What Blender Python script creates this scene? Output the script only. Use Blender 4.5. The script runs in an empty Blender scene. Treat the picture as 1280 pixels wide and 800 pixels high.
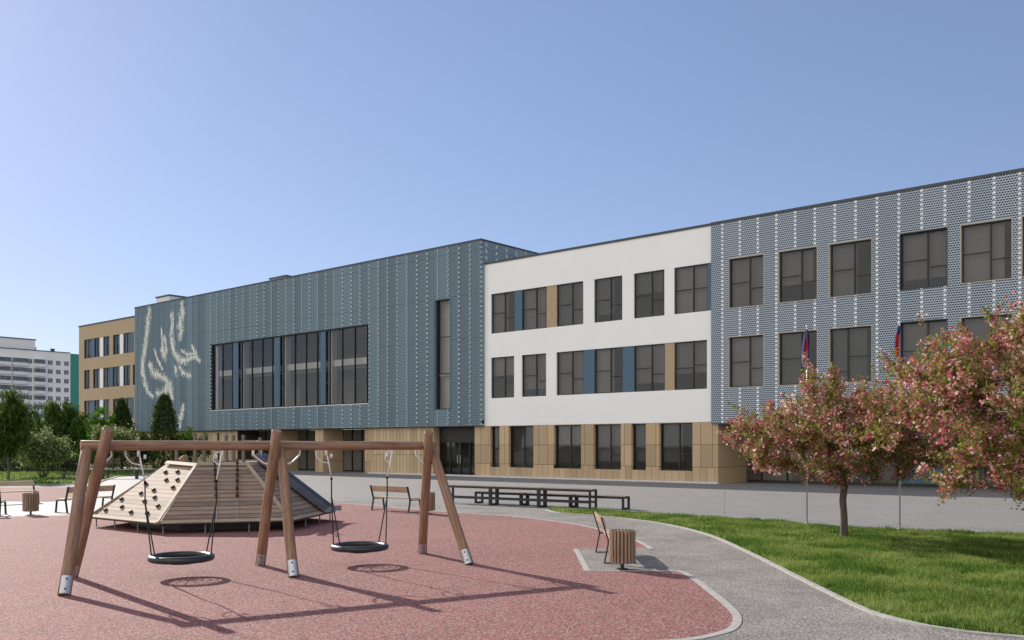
import bpy, math, random
import numpy as np
from mathutils import Vector, Matrix, noise
R = math.radians
C = bpy.context.scene.collection
S = bpy.context.scene
random.seed(7); rng = np.random.default_rng(11)

# ------------------------------------------------------------------ camera, sky, sun, exposure
F, H, HY = 1150.0, 2.2, 557.0          # focal length in photo pixels, eye height, horizon row
cam = bpy.data.cameras.new('camera'); camo = bpy.data.objects.new('camera', cam); C.objects.link(camo)
camo.location = (0, 0, H); camo.rotation_euler = (R(90), 0, 0)
cam.sensor_width = 36; cam.lens = 36*F/1280; cam.shift_y = (HY-400)/1280
cam.clip_start = 0.1; cam.clip_end = 6000
S.camera = camo
SUN_A, SUN_E = 129.5, 26.8
SKY_T = (.91, .98, 1.25)
w = bpy.data.worlds.new('World'); S.world = w; w.use_nodes = True
nt = w.node_tree; sky = nt.nodes.new('ShaderNodeTexSky'); sky.sky_type = 'NISHITA'; sky.sun_disc = False
sky.sun_elevation = R(SUN_E); sky.sun_rotation = R(90-SUN_A)
sky.air_density = 1.0; sky.dust_density = 0.22; sky.ozone_density = 1.5; sky.altitude = 0
bg = nt.nodes['Background']; bg.inputs[1].default_value = 0.15
# clear blue sky ahead; unseen cloud bank added to light the shaded facades, fixed in world directions
gm_ = nt.nodes.new('ShaderNodeGamma'); gm_.inputs[1].default_value = .66; nt.links.new(sky.outputs[0], gm_.inputs[0])
def wm(op, a, b):
    n_ = nt.nodes.new('ShaderNodeMath'); n_.operation = op
    for i_, x_ in enumerate((a, b)):
        if isinstance(x_, (int, float)): n_.inputs[i_].default_value = x_
        else: nt.links.new(x_, n_.inputs[i_])
    return n_.outputs[0]
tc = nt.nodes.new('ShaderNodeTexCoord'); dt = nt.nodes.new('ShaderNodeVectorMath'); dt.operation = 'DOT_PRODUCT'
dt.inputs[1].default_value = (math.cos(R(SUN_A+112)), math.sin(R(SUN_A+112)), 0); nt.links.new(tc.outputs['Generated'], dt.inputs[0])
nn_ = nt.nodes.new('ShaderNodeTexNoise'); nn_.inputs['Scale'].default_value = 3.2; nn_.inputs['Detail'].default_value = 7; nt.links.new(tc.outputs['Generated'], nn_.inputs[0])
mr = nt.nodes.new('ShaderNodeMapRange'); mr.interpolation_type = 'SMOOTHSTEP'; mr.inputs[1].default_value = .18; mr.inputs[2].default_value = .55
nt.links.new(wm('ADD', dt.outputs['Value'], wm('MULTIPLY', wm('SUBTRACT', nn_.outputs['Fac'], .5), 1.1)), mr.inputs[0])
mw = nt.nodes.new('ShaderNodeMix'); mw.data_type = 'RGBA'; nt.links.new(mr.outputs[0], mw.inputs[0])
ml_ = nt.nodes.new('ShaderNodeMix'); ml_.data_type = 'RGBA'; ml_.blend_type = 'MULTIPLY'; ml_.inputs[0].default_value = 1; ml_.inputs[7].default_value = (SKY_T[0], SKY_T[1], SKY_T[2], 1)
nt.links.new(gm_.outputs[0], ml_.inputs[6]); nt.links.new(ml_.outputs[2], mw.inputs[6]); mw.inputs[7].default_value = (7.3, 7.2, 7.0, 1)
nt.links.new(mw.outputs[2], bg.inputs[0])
sl = bpy.data.lights.new('sun', 'SUN'); slo = bpy.data.objects.new('sun', sl); C.objects.link(slo)
sl.energy = 5.0; sl.angle = R(0.55); sl.color = (1.0, 0.93, 0.83)
slo.rotation_euler = (R(90-SUN_E), 0, R(SUN_A+90)); slo.location = (-40, 40, 60)
S.view_settings.view_transform = 'Standard'; S.view_settings.look = 'None'
S.view_settings.exposure = 0.25; S.view_settings.gamma = 1
S.view_settings.use_curve_mapping = False
S.cycles.max_bounces = 8; S.cycles.transparent_max_bounces = 12

# ------------------------------------------------------------------ helpers
def at(px, py, z=0.0):                 # photo pixel of a point at height z -> world x, y
    Y = F*(H-z)/(py-HY); return ((px-640)/F*Y, Y)

class MB:
    def __init__(s): s.v = []; s.f = []; s.m = []; s.uv = None
    def add(s, vs, fs, mi=0):
        b = len(s.v); s.v += [tuple(p) for p in vs]
        s.f += [tuple(b+i for i in f) for f in fs]; s.m += [mi]*len(fs); return s
    def box(s, a, b, mi=0):
        (x0, y0, z0), (x1, y1, z1) = a, b
        vs = [(x0,y0,z0),(x1,y0,z0),(x1,y1,z0),(x0,y1,z0),(x0,y0,z1),(x1,y0,z1),(x1,y1,z1),(x0,y1,z1)]
        return s.add(vs, [(0,3,2,1),(4,5,6,7),(0,1,5,4),(1,2,6,5),(2,3,7,6),(3,0,4,7)], mi)
    def obox(s, p0, p1, wv, hv, mi=0):  # bar from p0 to p1 with half-extent vectors
        p0, p1, wv, hv = map(Vector, (p0, p1, wv, hv))
        vs = [p0-wv-hv,p0+wv-hv,p0+wv+hv,p0-wv+hv,p1-wv-hv,p1+wv-hv,p1+wv+hv,p1-wv+hv]
        return s.add(vs, [(0,3,2,1),(4,5,6,7),(0,1,5,4),(1,2,6,5),(2,3,7,6),(3,0,4,7)], mi)
    def tube(s, pts, r, n=8, mi=0, closed=False, caps=True):
        pts = [Vector(p) for p in pts]; k = len(pts); rs = r if isinstance(r, (list, tuple)) else [r]*k
        b = len(s.v); up = None
        for i in range(k):
            if closed: t = pts[(i+1) % k]-pts[i-1]
            else: t = pts[min(i+1, k-1)]-pts[max(i-1, 0)]
            t.normalize()
            if up is None:
                up = Vector((0,0,1)) if abs(t.z) < .9 else Vector((1,0,0))
            a = up - t*up.dot(t)
            if a.length < 1e-4: a = t.orthogonal()
            a.normalize(); c = t.cross(a); up = a
            for j in range(n):
                q = 2*math.pi*j/n
                s.v.append(tuple(pts[i]+(a*math.cos(q)+c*math.sin(q))*rs[i]))
        for i in range(k if closed else k-1):
            i2 = (i+1) % k
            for j in range(n):
                j2 = (j+1) % n
                s.f.append((b+i*n+j, b+i*n+j2, b+i2*n+j2, b+i2*n+j)); s.m.append(mi)
        if caps and not closed:
            s.f.append(tuple(b+j for j in range(n))[::-1]); s.f.append(tuple(b+(k-1)*n+j for j in range(n))); s.m += [mi, mi]
        return s
    def prism(s, poly, z0, z1, mi=0):
        n = len(poly)
        vs = [(x,y,z0) for x,y in poly]+[(x,y,z1) for x,y in poly]
        return s.add(vs, [tuple(range(n))[::-1], tuple(range(n,2*n))]+[(i,(i+1)%n,n+(i+1)%n,n+i) for i in range(n)], mi)
    def ball(s, c, r, n=8, m=5, sc=(1,1,1), mi=0):
        vs = [(c[0],c[1],c[2]-r*sc[2])]
        for i in range(1, m):
            p = math.pi*i/m
            for j in range(n):
                q = 2*math.pi*j/n
                vs.append((c[0]+r*sc[0]*math.sin(p)*math.cos(q), c[1]+r*sc[1]*math.sin(p)*math.sin(q), c[2]-r*sc[2]*math.cos(p)))
        vs.append((c[0],c[1],c[2]+r*sc[2])); L = len(vs)-1
        fs = [(0, 1+(j+1)%n, 1+j) for j in range(n)]
        for i in range(m-2):
            for j in range(n):
                a = 1+i*n+j; a2 = 1+i*n+(j+1)%n
                fs.append((a, a2, a2+n, a+n))
        fs += [(L, 1+(m-2)*n+j, 1+(m-2)*n+(j+1)%n) for j in range(n)]
        return s.add(vs, fs, mi)
    def build(s, name, mats, parent=None, smooth=False, bevel=0, loc=None):
        me = bpy.data.meshes.new(name); me.from_pydata(s.v, [], s.f)
        for m in (mats if isinstance(mats, (list, tuple)) else [mats]): me.materials.append(m)
        me.polygons.foreach_set('material_index', s.m)
        if smooth: me.polygons.foreach_set('use_smooth', [True]*len(s.f))
        me.update()
        o = bpy.data.objects.new(name, me); C.objects.link(o)
        if parent: o.parent = parent
        if loc is not None: o.location = loc
        if bevel:
            b = o.modifiers.new('bevel', 'BEVEL'); b.width = bevel; b.segments = 2; b.limit_method = 'ANGLE'
        return o

def np_mesh(name, verts, faces, matidx, mats, parent=None, smooth=False):
    """fast mesh from numpy arrays, faces all with the same corner count"""
    me = bpy.data.meshes.new(name); nf, k = faces.shape
    me.vertices.add(len(verts)); me.vertices.foreach_set('co', verts.astype(np.float32).ravel())
    me.loops.add(nf*k); me.loops.foreach_set('vertex_index', faces.astype(np.int32).ravel())
    me.polygons.add(nf); me.polygons.foreach_set('loop_start', np.arange(0, nf*k, k, dtype=np.int32))
    me.polygons.foreach_set('loop_total', np.full(nf, k, dtype=np.int32))
    for m in mats: me.materials.append(m)
    me.polygons.foreach_set('material_index', matidx.astype(np.int32))
    me.update(calc_edges=True)
    o = bpy.data.objects.new(name, me); C.objects.link(o)
    if parent: o.parent = parent
    return o

def tag(o, label=None, cat=None, group=None, kind=None):
    if label: o['label'] = label
    if cat: o['category'] = cat
    if group: o['group'] = group
    if kind: o['kind'] = kind
    return o
def empty(name, loc=(0,0,0), rz=0, label=None, cat=None, group=None):
    o = bpy.data.objects.new(name, None); C.objects.link(o); o.location = loc; o.rotation_euler = (0,0,rz)
    o.empty_display_size = .3
    return tag(o, label, cat, group)
def copy_tree(o, parent=None):
    c = o.copy(); C.objects.link(c)
    if parent: c.parent = parent
    for ch in list(o.children): copy_tree(ch, c)
    return c
def rod(name, p0, p1, r0, r1, mat, parent, n=16, base=(0,0,0), rings=7, wob=.004):   # round timber, grain along its own z
    p0 = Vector(p0)-Vector(base); p1 = Vector(p1)-Vector(base); d = p1-p0; L = d.length
    mb = MB(); seed = random.random()*50
    pts = [(wob*math.sin(seed+i*1.3), wob*math.cos(seed*2+i*1.7), L*i/(rings-1)) for i in range(rings)]
    rs = [r0+(r1-r0)*i/(rings-1) for i in range(rings)]
    pts = [(0,0,.0)]+pts[0:]+[(pts[-1][0],pts[-1][1],L+.012)]; pts[0] = (pts[1][0],pts[1][1],-.012)
    rs = [r0*.86]+rs+[r1*.86]
    mb.tube(pts, rs, n)
    o = mb.build(name, mat, parent)
    for p in o.data.polygons: p.use_smooth = len(p.vertices) == 4
    o.rotation_euler = d.to_track_quat('Z', 'Y').to_euler(); o.location = p0
    return o

# ---- materials
def mat(name):
    m = bpy.data.materials.new(name); m.use_nodes = True
    return m, m.node_tree.nodes, m.node_tree.links, m.node_tree.nodes['Principled BSDF']
def mnode(N, Lk, op, a, b=None, c=None):
    n = N.new('ShaderNodeMath'); n.operation = op
    for i, x in enumerate((a, b, c)):
        if x is None: continue
        if isinstance(x, (int, float)): n.inputs[i].default_value = x
        else: Lk.new(x, n.inputs[i])
    return n.outputs[0]
def mixc(N, Lk, fac, a, b, mode='MIX'):
    n = N.new('ShaderNodeMix'); n.data_type = 'RGBA'; n.blend_type = mode
    for sock, x in ((n.inputs[0], fac), (n.inputs[6], a), (n.inputs[7], b)):
        if isinstance(x, (int, float)): sock.default_value = x
        elif isinstance(x, tuple): sock.default_value = x if len(x) == 4 else x+(1,)
        else: Lk.new(x, sock)
    return n.outputs[2]
def coords(N, Lk, scale=(1,1,1), kind='Object'):
    t = N.new('ShaderNodeTexCoord'); mp = N.new('ShaderNodeMapping'); mp.inputs['Scale'].default_value = scale
    Lk.new(t.outputs[kind], mp.inputs[0]); return mp.outputs[0]
def nz(N, Lk, vec, scale, detail=4, rough=.6):
    n = N.new('ShaderNodeTexNoise'); n.inputs['Scale'].default_value = scale
    n.inputs['Detail'].default_value = detail; n.inputs['Roughness'].default_value = rough
    Lk.new(vec, n.inputs['Vector']); return n.outputs['Fac']
def ramp(N, Lk, fac, stops):
    n = N.new('ShaderNodeValToRGB'); e = n.color_ramp.elements
    while len(e) < len(stops): e.new(.5)
    for i, (p, c) in enumerate(stops): e[i].position = p; e[i].color = c if len(c) == 4 else c+(1,)
    Lk.new(fac, n.inputs[0]); return n.outputs[0]
def bump(N, Lk, B, h, strength=.3, dist=.01):
    b = N.new('ShaderNodeBump'); b.inputs['Strength'].default_value = strength; b.inputs['Distance'].default_value = dist
    Lk.new(h, b.inputs['Height']); Lk.new(b.outputs[0], B.inputs['Normal'])
def plain(name, col, rough=.5, metal=0, var=.12, scale=3.0, spec=.5):
    m, N, Lk, B = mat(name); v = coords(N, Lk); f = nz(N, Lk, v, scale)
    lo = tuple(c*(1-var) for c in col); hi = tuple(min(1, c*(1+var)) for c in col)
    Lk.new(ramp(N, Lk, f, [(.3, lo), (.7, hi)]), B.inputs['Base Color'])
    B.inputs['Roughness'].default_value = rough; B.inputs['Metallic'].default_value = metal
    B.inputs['Specular IOR Level'].default_value = spec
    return m
def wood(name, dark, light, axis=0, rough=.6, plank=None, plank_axis=1, gap=(.03,.02,.015), spec=.3):
    m, N, Lk, B = mat(name)
    sc = [14, 14, 14]; sc[axis] = .9
    v = coords(N, Lk, tuple(sc)); f = nz(N, Lk, v, 1.6, 6, .65)
    v2 = coords(N, Lk, (1.2,1.2,1.2)); f2 = nz(N, Lk, v2, 1.0, 3)
    c = ramp(N, Lk, f, [(.28, dark), (.72, light)])
    c = mixc(N, Lk, mnode(N, Lk, 'MULTIPLY', f2, .35), c, tuple(x*.45 for x in dark), 'MIX')
    sc3 = [34, 34, 34]; sc3[axis] = .7; ck = nz(N, Lk, coords(N, Lk, tuple(sc3)), 1.0, 3)
    c = mixc(N, Lk, mnode(N, Lk, 'MULTIPLY', mnode(N, Lk, 'GREATER_THAN', ck, .665), .7), c, tuple(x*.3 for x in dark))
    gy = nz(N, Lk, coords(N, Lk, (2.3,2.3,2.3)), 1.0, 4); gy = ramp(N, Lk, gy, [(.45,(0,0,0)),(.75,(1,1,1))])
    c = mixc(N, Lk, mnode(N, Lk, 'MULTIPLY', gy, .30), c, tuple(sum(light)/3*.95 for _ in light))
    h = f
    if plank:
        co = N.new('ShaderNodeTexCoord'); sx = N.new('ShaderNodeSeparateXYZ'); Lk.new(co.outputs['Object'], sx.inputs[0])
        q = mnode(N, Lk, 'DIVIDE', sx.outputs[plank_axis], plank)
        fr = mnode(N, Lk, 'FRACT', q); fl = mnode(N, Lk, 'FLOOR', q)
        wn = N.new('ShaderNodeTexWhiteNoise'); wn.noise_dimensions = '1D'; Lk.new(fl, wn.inputs['W'])
        c = mixc(N, Lk, 1.0, c, ramp(N, Lk, wn.outputs['Value'], [(0,(.72,.72,.72)),(1,(1.12,1.1,1.08))]), 'MULTIPLY')
        c = mixc(N, Lk, mnode(N, Lk, 'MULTIPLY', mnode(N, Lk, 'POWER', mnode(N, Lk, 'ABSOLUTE', mnode(N, Lk, 'SUBTRACT', mnode(N, Lk, 'MULTIPLY', fr, 2), 1)), 3), mnode(N, Lk, 'MULTIPLY', f, .9)), c, tuple(x*.5 for x in dark))
        g = mnode(N, Lk, 'LESS_THAN', fr, .075)
        c = mixc(N, Lk, g, c, gap)
        h = mnode(N, Lk, 'SUBTRACT', f, mnode(N, Lk, 'MULTIPLY', g, 2.5))
    Lk.new(c, B.inputs['Base Color']); B.inputs['Roughness'].default_value = rough
    B.inputs['Specular IOR Level'].default_value = spec
    bump(N, Lk, B, h, .35, .006); return m
def leafm(name, col, trans=.35, var=.35):
    m, N, Lk, B = mat(name)
    g = N.new('ShaderNodeNewGeometry')
    lo = tuple(c*(1-var) for c in col); hi = tuple(min(1, c*(1+var)) for c in col)
    c = ramp(N, Lk, g.outputs['Random Per Island'], [(0, lo), (1, hi)])
    N.remove(B); d = N.new('ShaderNodeBsdfDiffuse'); t = N.new('ShaderNodeBsdfTranslucent'); mx = N.new('ShaderNodeMixShader')
    Lk.new(c, d.inputs[0]); Lk.new(c, t.inputs[0]); mx.inputs[0].default_value = trans
    Lk.new(d.outputs[0], mx.inputs[1]); Lk.new(t.outputs[0], mx.inputs[2]); Lk.new(mx.outputs[0], N['Material Output'].inputs[0])
    return m
def ground_mat(name, stops, fine, coarse=.35, rough=.9, cstr=.25, bs=.3, speck=None, spec=.35):
    m, N, Lk, B = mat(name); v = coords(N, Lk)
    f = nz(N, Lk, v, fine, 3, .7); f2 = nz(N, Lk, v, coarse, 5, .6); f3 = nz(N, Lk, v, coarse*7, 4, .6)
    c = ramp(N, Lk, f, stops)
    mul = ramp(N, Lk, mnode(N, Lk, 'ADD', mnode(N, Lk, 'MULTIPLY', f2, .6), mnode(N, Lk, 'MULTIPLY', f3, .4)),
               [(.3, (1-cstr,)*3), (.7, (1+cstr*.6,)*3)])
    c = mixc(N, Lk, 1.0, c, mul, 'MULTIPLY')
    if speck:
        vo = N.new('ShaderNodeTexVoronoi'); vo.inputs['Scale'].default_value = speck[0]; Lk.new(v, vo.inputs['Vector'])
        sp = N.new('ShaderNodeSeparateColor'); Lk.new(vo.outputs['Color'], sp.inputs[0])
        for thr, ch, col in speck[1]:
            c = mixc(N, Lk, mnode(N, Lk, 'GREATER_THAN', sp.outputs[ch], thr), c, col)
    Lk.new(c, B.inputs['Base Color']); B.inputs['Roughness'].default_value = rough
    B.inputs['Specular IOR Level'].default_value = spec
    bump(N, Lk, B, f, bs, .012); return m

M = {}
M['red'] = ground_mat('red_rubber', [(.37,(.115,.032,.03)),(.5,(.27,.09,.08)),(.63,(.46,.22,.195))], 42, .3, .85, .24, .7,
                      (52, [(.86,0,(.33,.26,.225)),(.88,1,(.085,.04,.036))]))
M['path'] = ground_mat('resin_gravel', [(.37,(.09,.08,.072)),(.5,(.235,.215,.198)),(.63,(.44,.405,.37))], 32, .6, .85, .46, .6)
M['plaza'] = ground_mat('plaza_concrete', [(.3,(.205,.194,.187)),(.7,(.27,.257,.248))], 6, .12, .8, .10, .1)
def pavers(m, w_, h_, ang, amt):
    N, Lk = m.node_tree.nodes, m.node_tree.links; B = N['Principled BSDF']; src = B.inputs['Base Color'].links[0].from_socket
    t = N.new('ShaderNodeTexCoord'); mp = N.new('ShaderNodeMapping'); mp.inputs['Rotation'].default_value = (0,0,ang); Lk.new(t.outputs['Object'], mp.inputs[0])
    br = N.new('ShaderNodeTexBrick'); br.inputs['Scale'].default_value = 1; br.inputs['Brick Width'].default_value = w_; br.inputs['Row Height'].default_value = h_
    br.inputs['Mortar Size'].default_value = .012; br.inputs['Color1'].default_value = (1-amt,)*3+(1,); br.inputs['Color2'].default_value = (1+amt,)*3+(1,); br.inputs['Mortar'].default_value = (.62,.62,.62,1)
    Lk.new(mp.outputs[0], br.inputs['Vector']); Lk.new(mixc(N, Lk, 1.0, src, br.outputs['Color'], 'MULTIPLY'), B.inputs['Base Color'])
pavers(M['plaza'], .9, .6, .709, .05)
M['pale'] = ground_mat('paving_glare', [(.3,(.36,.35,.33)),(.7,(.46,.45,.43))], 9, .2, .7, .08, .1)  # grey paving with low sun glare put into its colour
M['kerb'] = plain('kerb_stone', (.36,.345,.32), .8, var=.18, scale=6)
M['lawn'] = ground_mat('lawn_soil', [(.3,(.06,.09,.02)),(.7,(.13,.16,.045))], 14, .4, .95, .3, .5)
M['far_lawn'] = ground_mat('clipped_lawn', [(.3,(.06,.13,.012)),(.7,(.13,.22,.03))], 9, .5, .95, .3, .5)
M['blade'] = [leafm('grass_blade_fresh', (.16,.25,.048), .42), leafm('grass_blade_pale', (.29,.34,.11), .42), leafm('grass_blade_deep', (.08,.155,.032), .4)]
M['log'] = wood('round_timber', (.165,.080,.048), (.50,.30,.18), 2, .55)
M['plank'] = wood('pale_planking', (.20,.125,.08), (.52,.385,.275), 0, .7, .155, 1)
M['plank_trim'] = wood('pale_trim_board', (.32,.25,.17), (.52,.43,.31), 0, .7)
M['bench_wood'] = wood('bench_timber', (.30,.19,.12), (.70,.53,.37), 0, .55)
M['bin_wood'] = wood('bin_slat_timber', (.17,.10,.065), (.48,.33,.225), 2, .6)
M['post'] = wood('grey_timber', (.10,.085,.07), (.24,.205,.17), 2, .8)
M['steel'] = plain('dark_coated_steel', (.022,.022,.024), .45, .0)
M['galv'] = plain('galvanised_steel', (.55,.56,.57), .42, .7, var=.1, scale=20)
M['leg_steel'] = plain('weathered_steel', (.20,.20,.205), .5, .4)
M['whitetube'] = plain('white_coated_tube', (.74,.73,.72), .4)
M['rope'] = plain('black_rope', (.018,.018,.02), .85, scale=60, var=.4)
M['cord'] = plain('white_cord', (.75,.74,.72), .8, scale=60)
M['rubber'] = plain('seat_rubber', (.028,.032,.033), .38, var=.2, scale=14)
M['slide'] = plain('slide_steel', (.16,.19,.25), .3, .55, var=.15, scale=4)
M['hold'] = plain('hold_black', (.03,.026,.024), .6)
M['white'] = plain('white_render', (.87,.86,.84), .85, var=.02, scale=.35, spec=.2)
M['frame'] = plain('window_frame', (.018,.016,.015), .5)
M['blue'] = plain('blue_panel', (.060,.118,.18), .5, var=.06)
M['tan'] = plain('tan_panel', (.42,.30,.18), .6, var=.05)
M['coping'] = plain('dark_coping', (.045,.05,.055), .45)
M['soffit'] = plain('soffit', (.10,.09,.08), .8)
M['room'] = plain('room_plaster', (.66,.63,.58), .9, var=.06, scale=.6)
M['roomfloor'] = plain('room_floor', (.28,.25,.22), .6)
M['blind'] = plain('grey_blind', (.235,.228,.218), .9, var=.10, scale=.45)
M['blind_dark'] = plain('dark_grey_blind', (.15,.15,.15), .9, var=.12, scale=.5)
M['blind_pale'] = plain('pale_grey_blind', (.31,.30,.285), .9, var=.10, scale=.5)
M['hall'] = plain('hall_dark_wall', (.40,.39,.37), .8, var=.15, scale=.5)
M['fascia'] = plain('white_fascia', (.86,.86,.85), .6, var=.02)
M['roof'] = plain('roof_membrane', (.2,.2,.2), .9)
M['cream'] = plain('cream_reveal', (.44,.40,.32), .6)
M['plinth'] = plain('pale_plinth', (.62,.60,.58), .8)
M['rooftop_unit'] = plain('rooftop_cladding', (.72,.72,.72), .6)
M['bark'] = wood('bark', (.05,.04,.032), (.22,.18,.15), 2, .9)
M['mural'] = plain('mural_paint', (.74,.72,.64), .8, var=.35, scale=5)
M['flag_blue'] = plain('flag_blue', (.018,.03,.13), .8)
M['flag_red'] = plain('flag_red', (.48,.025,.03), .8)
M['flag_white'] = plain('flag_white', (.7,.7,.7), .8)

def glass(name, tint, rough=.02):
    m, N, Lk, B = mat(name); N.remove(B)
    g = N.new('ShaderNodeBsdfGlossy'); g.inputs['Roughness'].default_value = rough; g.inputs[0].default_value = (.9,.93,.97,1)
    t = N.new('ShaderNodeBsdfTransparent'); t.inputs[0].default_value = tint+(1,)
    fr = N.new('ShaderNodeFresnel'); fr.inputs[0].default_value = 1.55
    v = coords(N, Lk); f = nz(N, Lk, v, .7, 2)
    bp = N.new('ShaderNodeBump'); bp.inputs['Strength'].default_value = .05; bp.inputs['Distance'].default_value = .02
    Lk.new(f, bp.inputs['Height']); Lk.new(bp.outputs[0], g.inputs['Normal'])
    mx = N.new('ShaderNodeMixShader'); Lk.new(fr.outputs[0], mx.inputs[0])
    Lk.new(t.outputs[0], mx.inputs[1]); Lk.new(g.outputs[0], mx.inputs[2]); Lk.new(mx.outputs[0], N['Material Output'].inputs[0])
    return m
M['glass'] = glass('window_glass', (.80,.79,.77))
M['hallglass'] = glass('hall_glass', (.82,.81,.80))

def screen(name, hole, bar, dot, dots_from=-1e4, tone=.14, line=.5, hole_w=.36, hole_h=.30, dp=2, dw=.058, dh=.27):
    """perforated metal: staggered openings, bright solid nodes down every panel joint. UV in metres."""
    m, N, Lk, B = mat(name)
    uv = N.new('ShaderNodeUVMap'); sx = N.new('ShaderNodeSeparateXYZ'); Lk.new(uv.outputs[0], sx.inputs[0])
    x, z = sx.outputs[0], sx.outputs[1]
    P, Q, J = 1.087/9, .115, 1.087
    row = mnode(N, Lk, 'DIVIDE', z, Q); rf = mnode(N, Lk, 'FLOOR', row)
    odd = mnode(N, Lk, 'MULTIPLY', mnode(N, Lk, 'MODULO', mnode(N, Lk, 'ADD', rf, 4000), 2.0), .5)
    cx = mnode(N, Lk, 'SUBTRACT', mnode(N, Lk, 'FRACT', mnode(N, Lk, 'ADD', mnode(N, Lk, 'DIVIDE', x, P), odd)), .5)
    cz = mnode(N, Lk, 'SUBTRACT', mnode(N, Lk, 'FRACT', row), .5)
    a = mnode(N, Lk, 'POWER', mnode(N, Lk, 'DIVIDE', mnode(N, Lk, 'ABSOLUTE', cx), hole_w), 2.6)
    b = mnode(N, Lk, 'POWER', mnode(N, Lk, 'DIVIDE', mnode(N, Lk, 'ABSOLUTE', cz), hole_h), 2.6)
    hm = mnode(N, Lk, 'LESS_THAN', mnode(N, Lk, 'ADD', a, b), 1.0)
    # panel tones
    pj = mnode(N, Lk, 'DIVIDE', mnode(N, Lk, 'SUBTRACT', x, 18.66), J); pf = mnode(N, Lk, 'FLOOR', pj)
    ph = mnode(N, Lk, 'FLOOR', mnode(N, Lk, 'DIVIDE', z, 60))
    wn = N.new('ShaderNodeTexWhiteNoise'); wn.noise_dimensions = '2D'
    cb = N.new('ShaderNodeCombineXYZ'); Lk.new(pf, cb.inputs[0]); Lk.new(ph, cb.inputs[1]); Lk.new(cb.outputs[0], wn.inputs['Vector'])
    tn = ramp(N, Lk, wn.outputs['Value'], [(0, (1-tone,)*3), (1, (1+tone, 1+tone*.8, 1+tone*.7))])
    c = mixc(N, Lk, hm, bar, hole)
    c = mixc(N, Lk, 1.0, c, tn, 'MULTIPLY')
    # thin joint lines between panels
    d = mnode(N, Lk, 'ABSOLUTE', mnode(N, Lk, 'SUBTRACT', mnode(N, Lk, 'FRACT', mnode(N, Lk, 'ADD', pj, .5)), .5))
    lz = mnode(N, Lk, 'FRACT', mnode(N, Lk, 'DIVIDE', mnode(N, Lk, 'SUBTRACT', z, 3.6), 3.1))
    jl = mnode(N, Lk, 'MAXIMUM', mnode(N, Lk, 'LESS_THAN', d, .012), mnode(N, Lk, 'LESS_THAN', lz, .012))
    c = mixc(N, Lk, mnode(N, Lk, 'MULTIPLY', jl, line), c, tuple(q*.5 for q in hole))
    # bright nodes
    if tone > .1:
        d5 = mnode(N, Lk, 'ABSOLUTE', mnode(N, Lk, 'SUBTRACT', mnode(N, Lk, 'FRACT', mnode(N, Lk, 'ADD', pj, .42)), .5))
        c = mixc(N, Lk, mnode(N, Lk, 'MULTIPLY', mnode(N, Lk, 'LESS_THAN', d5, .05), .45), c, hole)
        d6 = mnode(N, Lk, 'ABSOLUTE', mnode(N, Lk, 'SUBTRACT', mnode(N, Lk, 'FRACT', mnode(N, Lk, 'ADD', pj, .63)), .5))
        c = mixc(N, Lk, mnode(N, Lk, 'MULTIPLY', mnode(N, Lk, 'LESS_THAN', d6, .09), .30), c, bar)
    wn0 = N.new('ShaderNodeTexWhiteNoise'); wn0.noise_dimensions = '1D'; Lk.new(pf, wn0.inputs['W'])
    c = mixc(N, Lk, 1.0, c, ramp(N, Lk, wn0.outputs['Value'], [(0, (1-tone*.8,)*3), (1, (1+tone*.8, 1+tone*.7, 1+tone*.5))]), 'MULTIPLY')
    wob = N.new('ShaderNodeTexWhiteNoise'); wob.noise_dimensions = '2D'
    zd = mnode(N, Lk, 'ADD', mnode(N, Lk, 'DIVIDE', z, dp*Q), mnode(N, Lk, 'MULTIPLY', wn0.outputs['Value'], 0 if dp == 2 else 1)); cb2 = N.new('ShaderNodeCombineXYZ'); Lk.new(pf, cb2.inputs[0]); Lk.new(mnode(N, Lk, 'FLOOR', zd), cb2.inputs[1]); Lk.new(cb2.outputs[0], wob.inputs['Vector'])
    dz = mnode(N, Lk, 'ABSOLUTE', mnode(N, Lk, 'SUBTRACT', mnode(N, Lk, 'FRACT', zd), .5))
    dm = mnode(N, Lk, 'MULTIPLY', mnode(N, Lk, 'LESS_THAN', d, dw), mnode(N, Lk, 'LESS_THAN', dz, dh))
    dm = mnode(N, Lk, 'MULTIPLY', dm, mnode(N, Lk, 'GREATER_THAN', x, dots_from))
    dm = mnode(N, Lk, 'MULTIPLY', dm, mnode(N, Lk, 'ADD', .75, mnode(N, Lk, 'MULTIPLY', wob.outputs['Value'], .25)))
    c = mixc(N, Lk, dm, c, dot)
    Lk.new(c, B.inputs['Base Color']); B.inputs['Roughness'].default_value = .45; B.inputs['Specular IOR Level'].default_value = .3
    return m
M['screen_main'] = screen('screen_teal', (.045,.075,.108), (.172,.246,.295), (.66,.69,.69), -35.2, .13, .8, .36, .30, 3, .050, .19)
M['screen_side'] = screen('screen_side', (.03,.055,.085), (.30,.38,.43), (.80,.82,.82), -1e4, .08, .5, .36, .30, 4, .075, .2)
M['screen_east'] = screen('screen_grey', (.016,.028,.054), (.42,.49,.55), (.88,.88,.86), -1e4, .07, .3, .40, .345)

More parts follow.
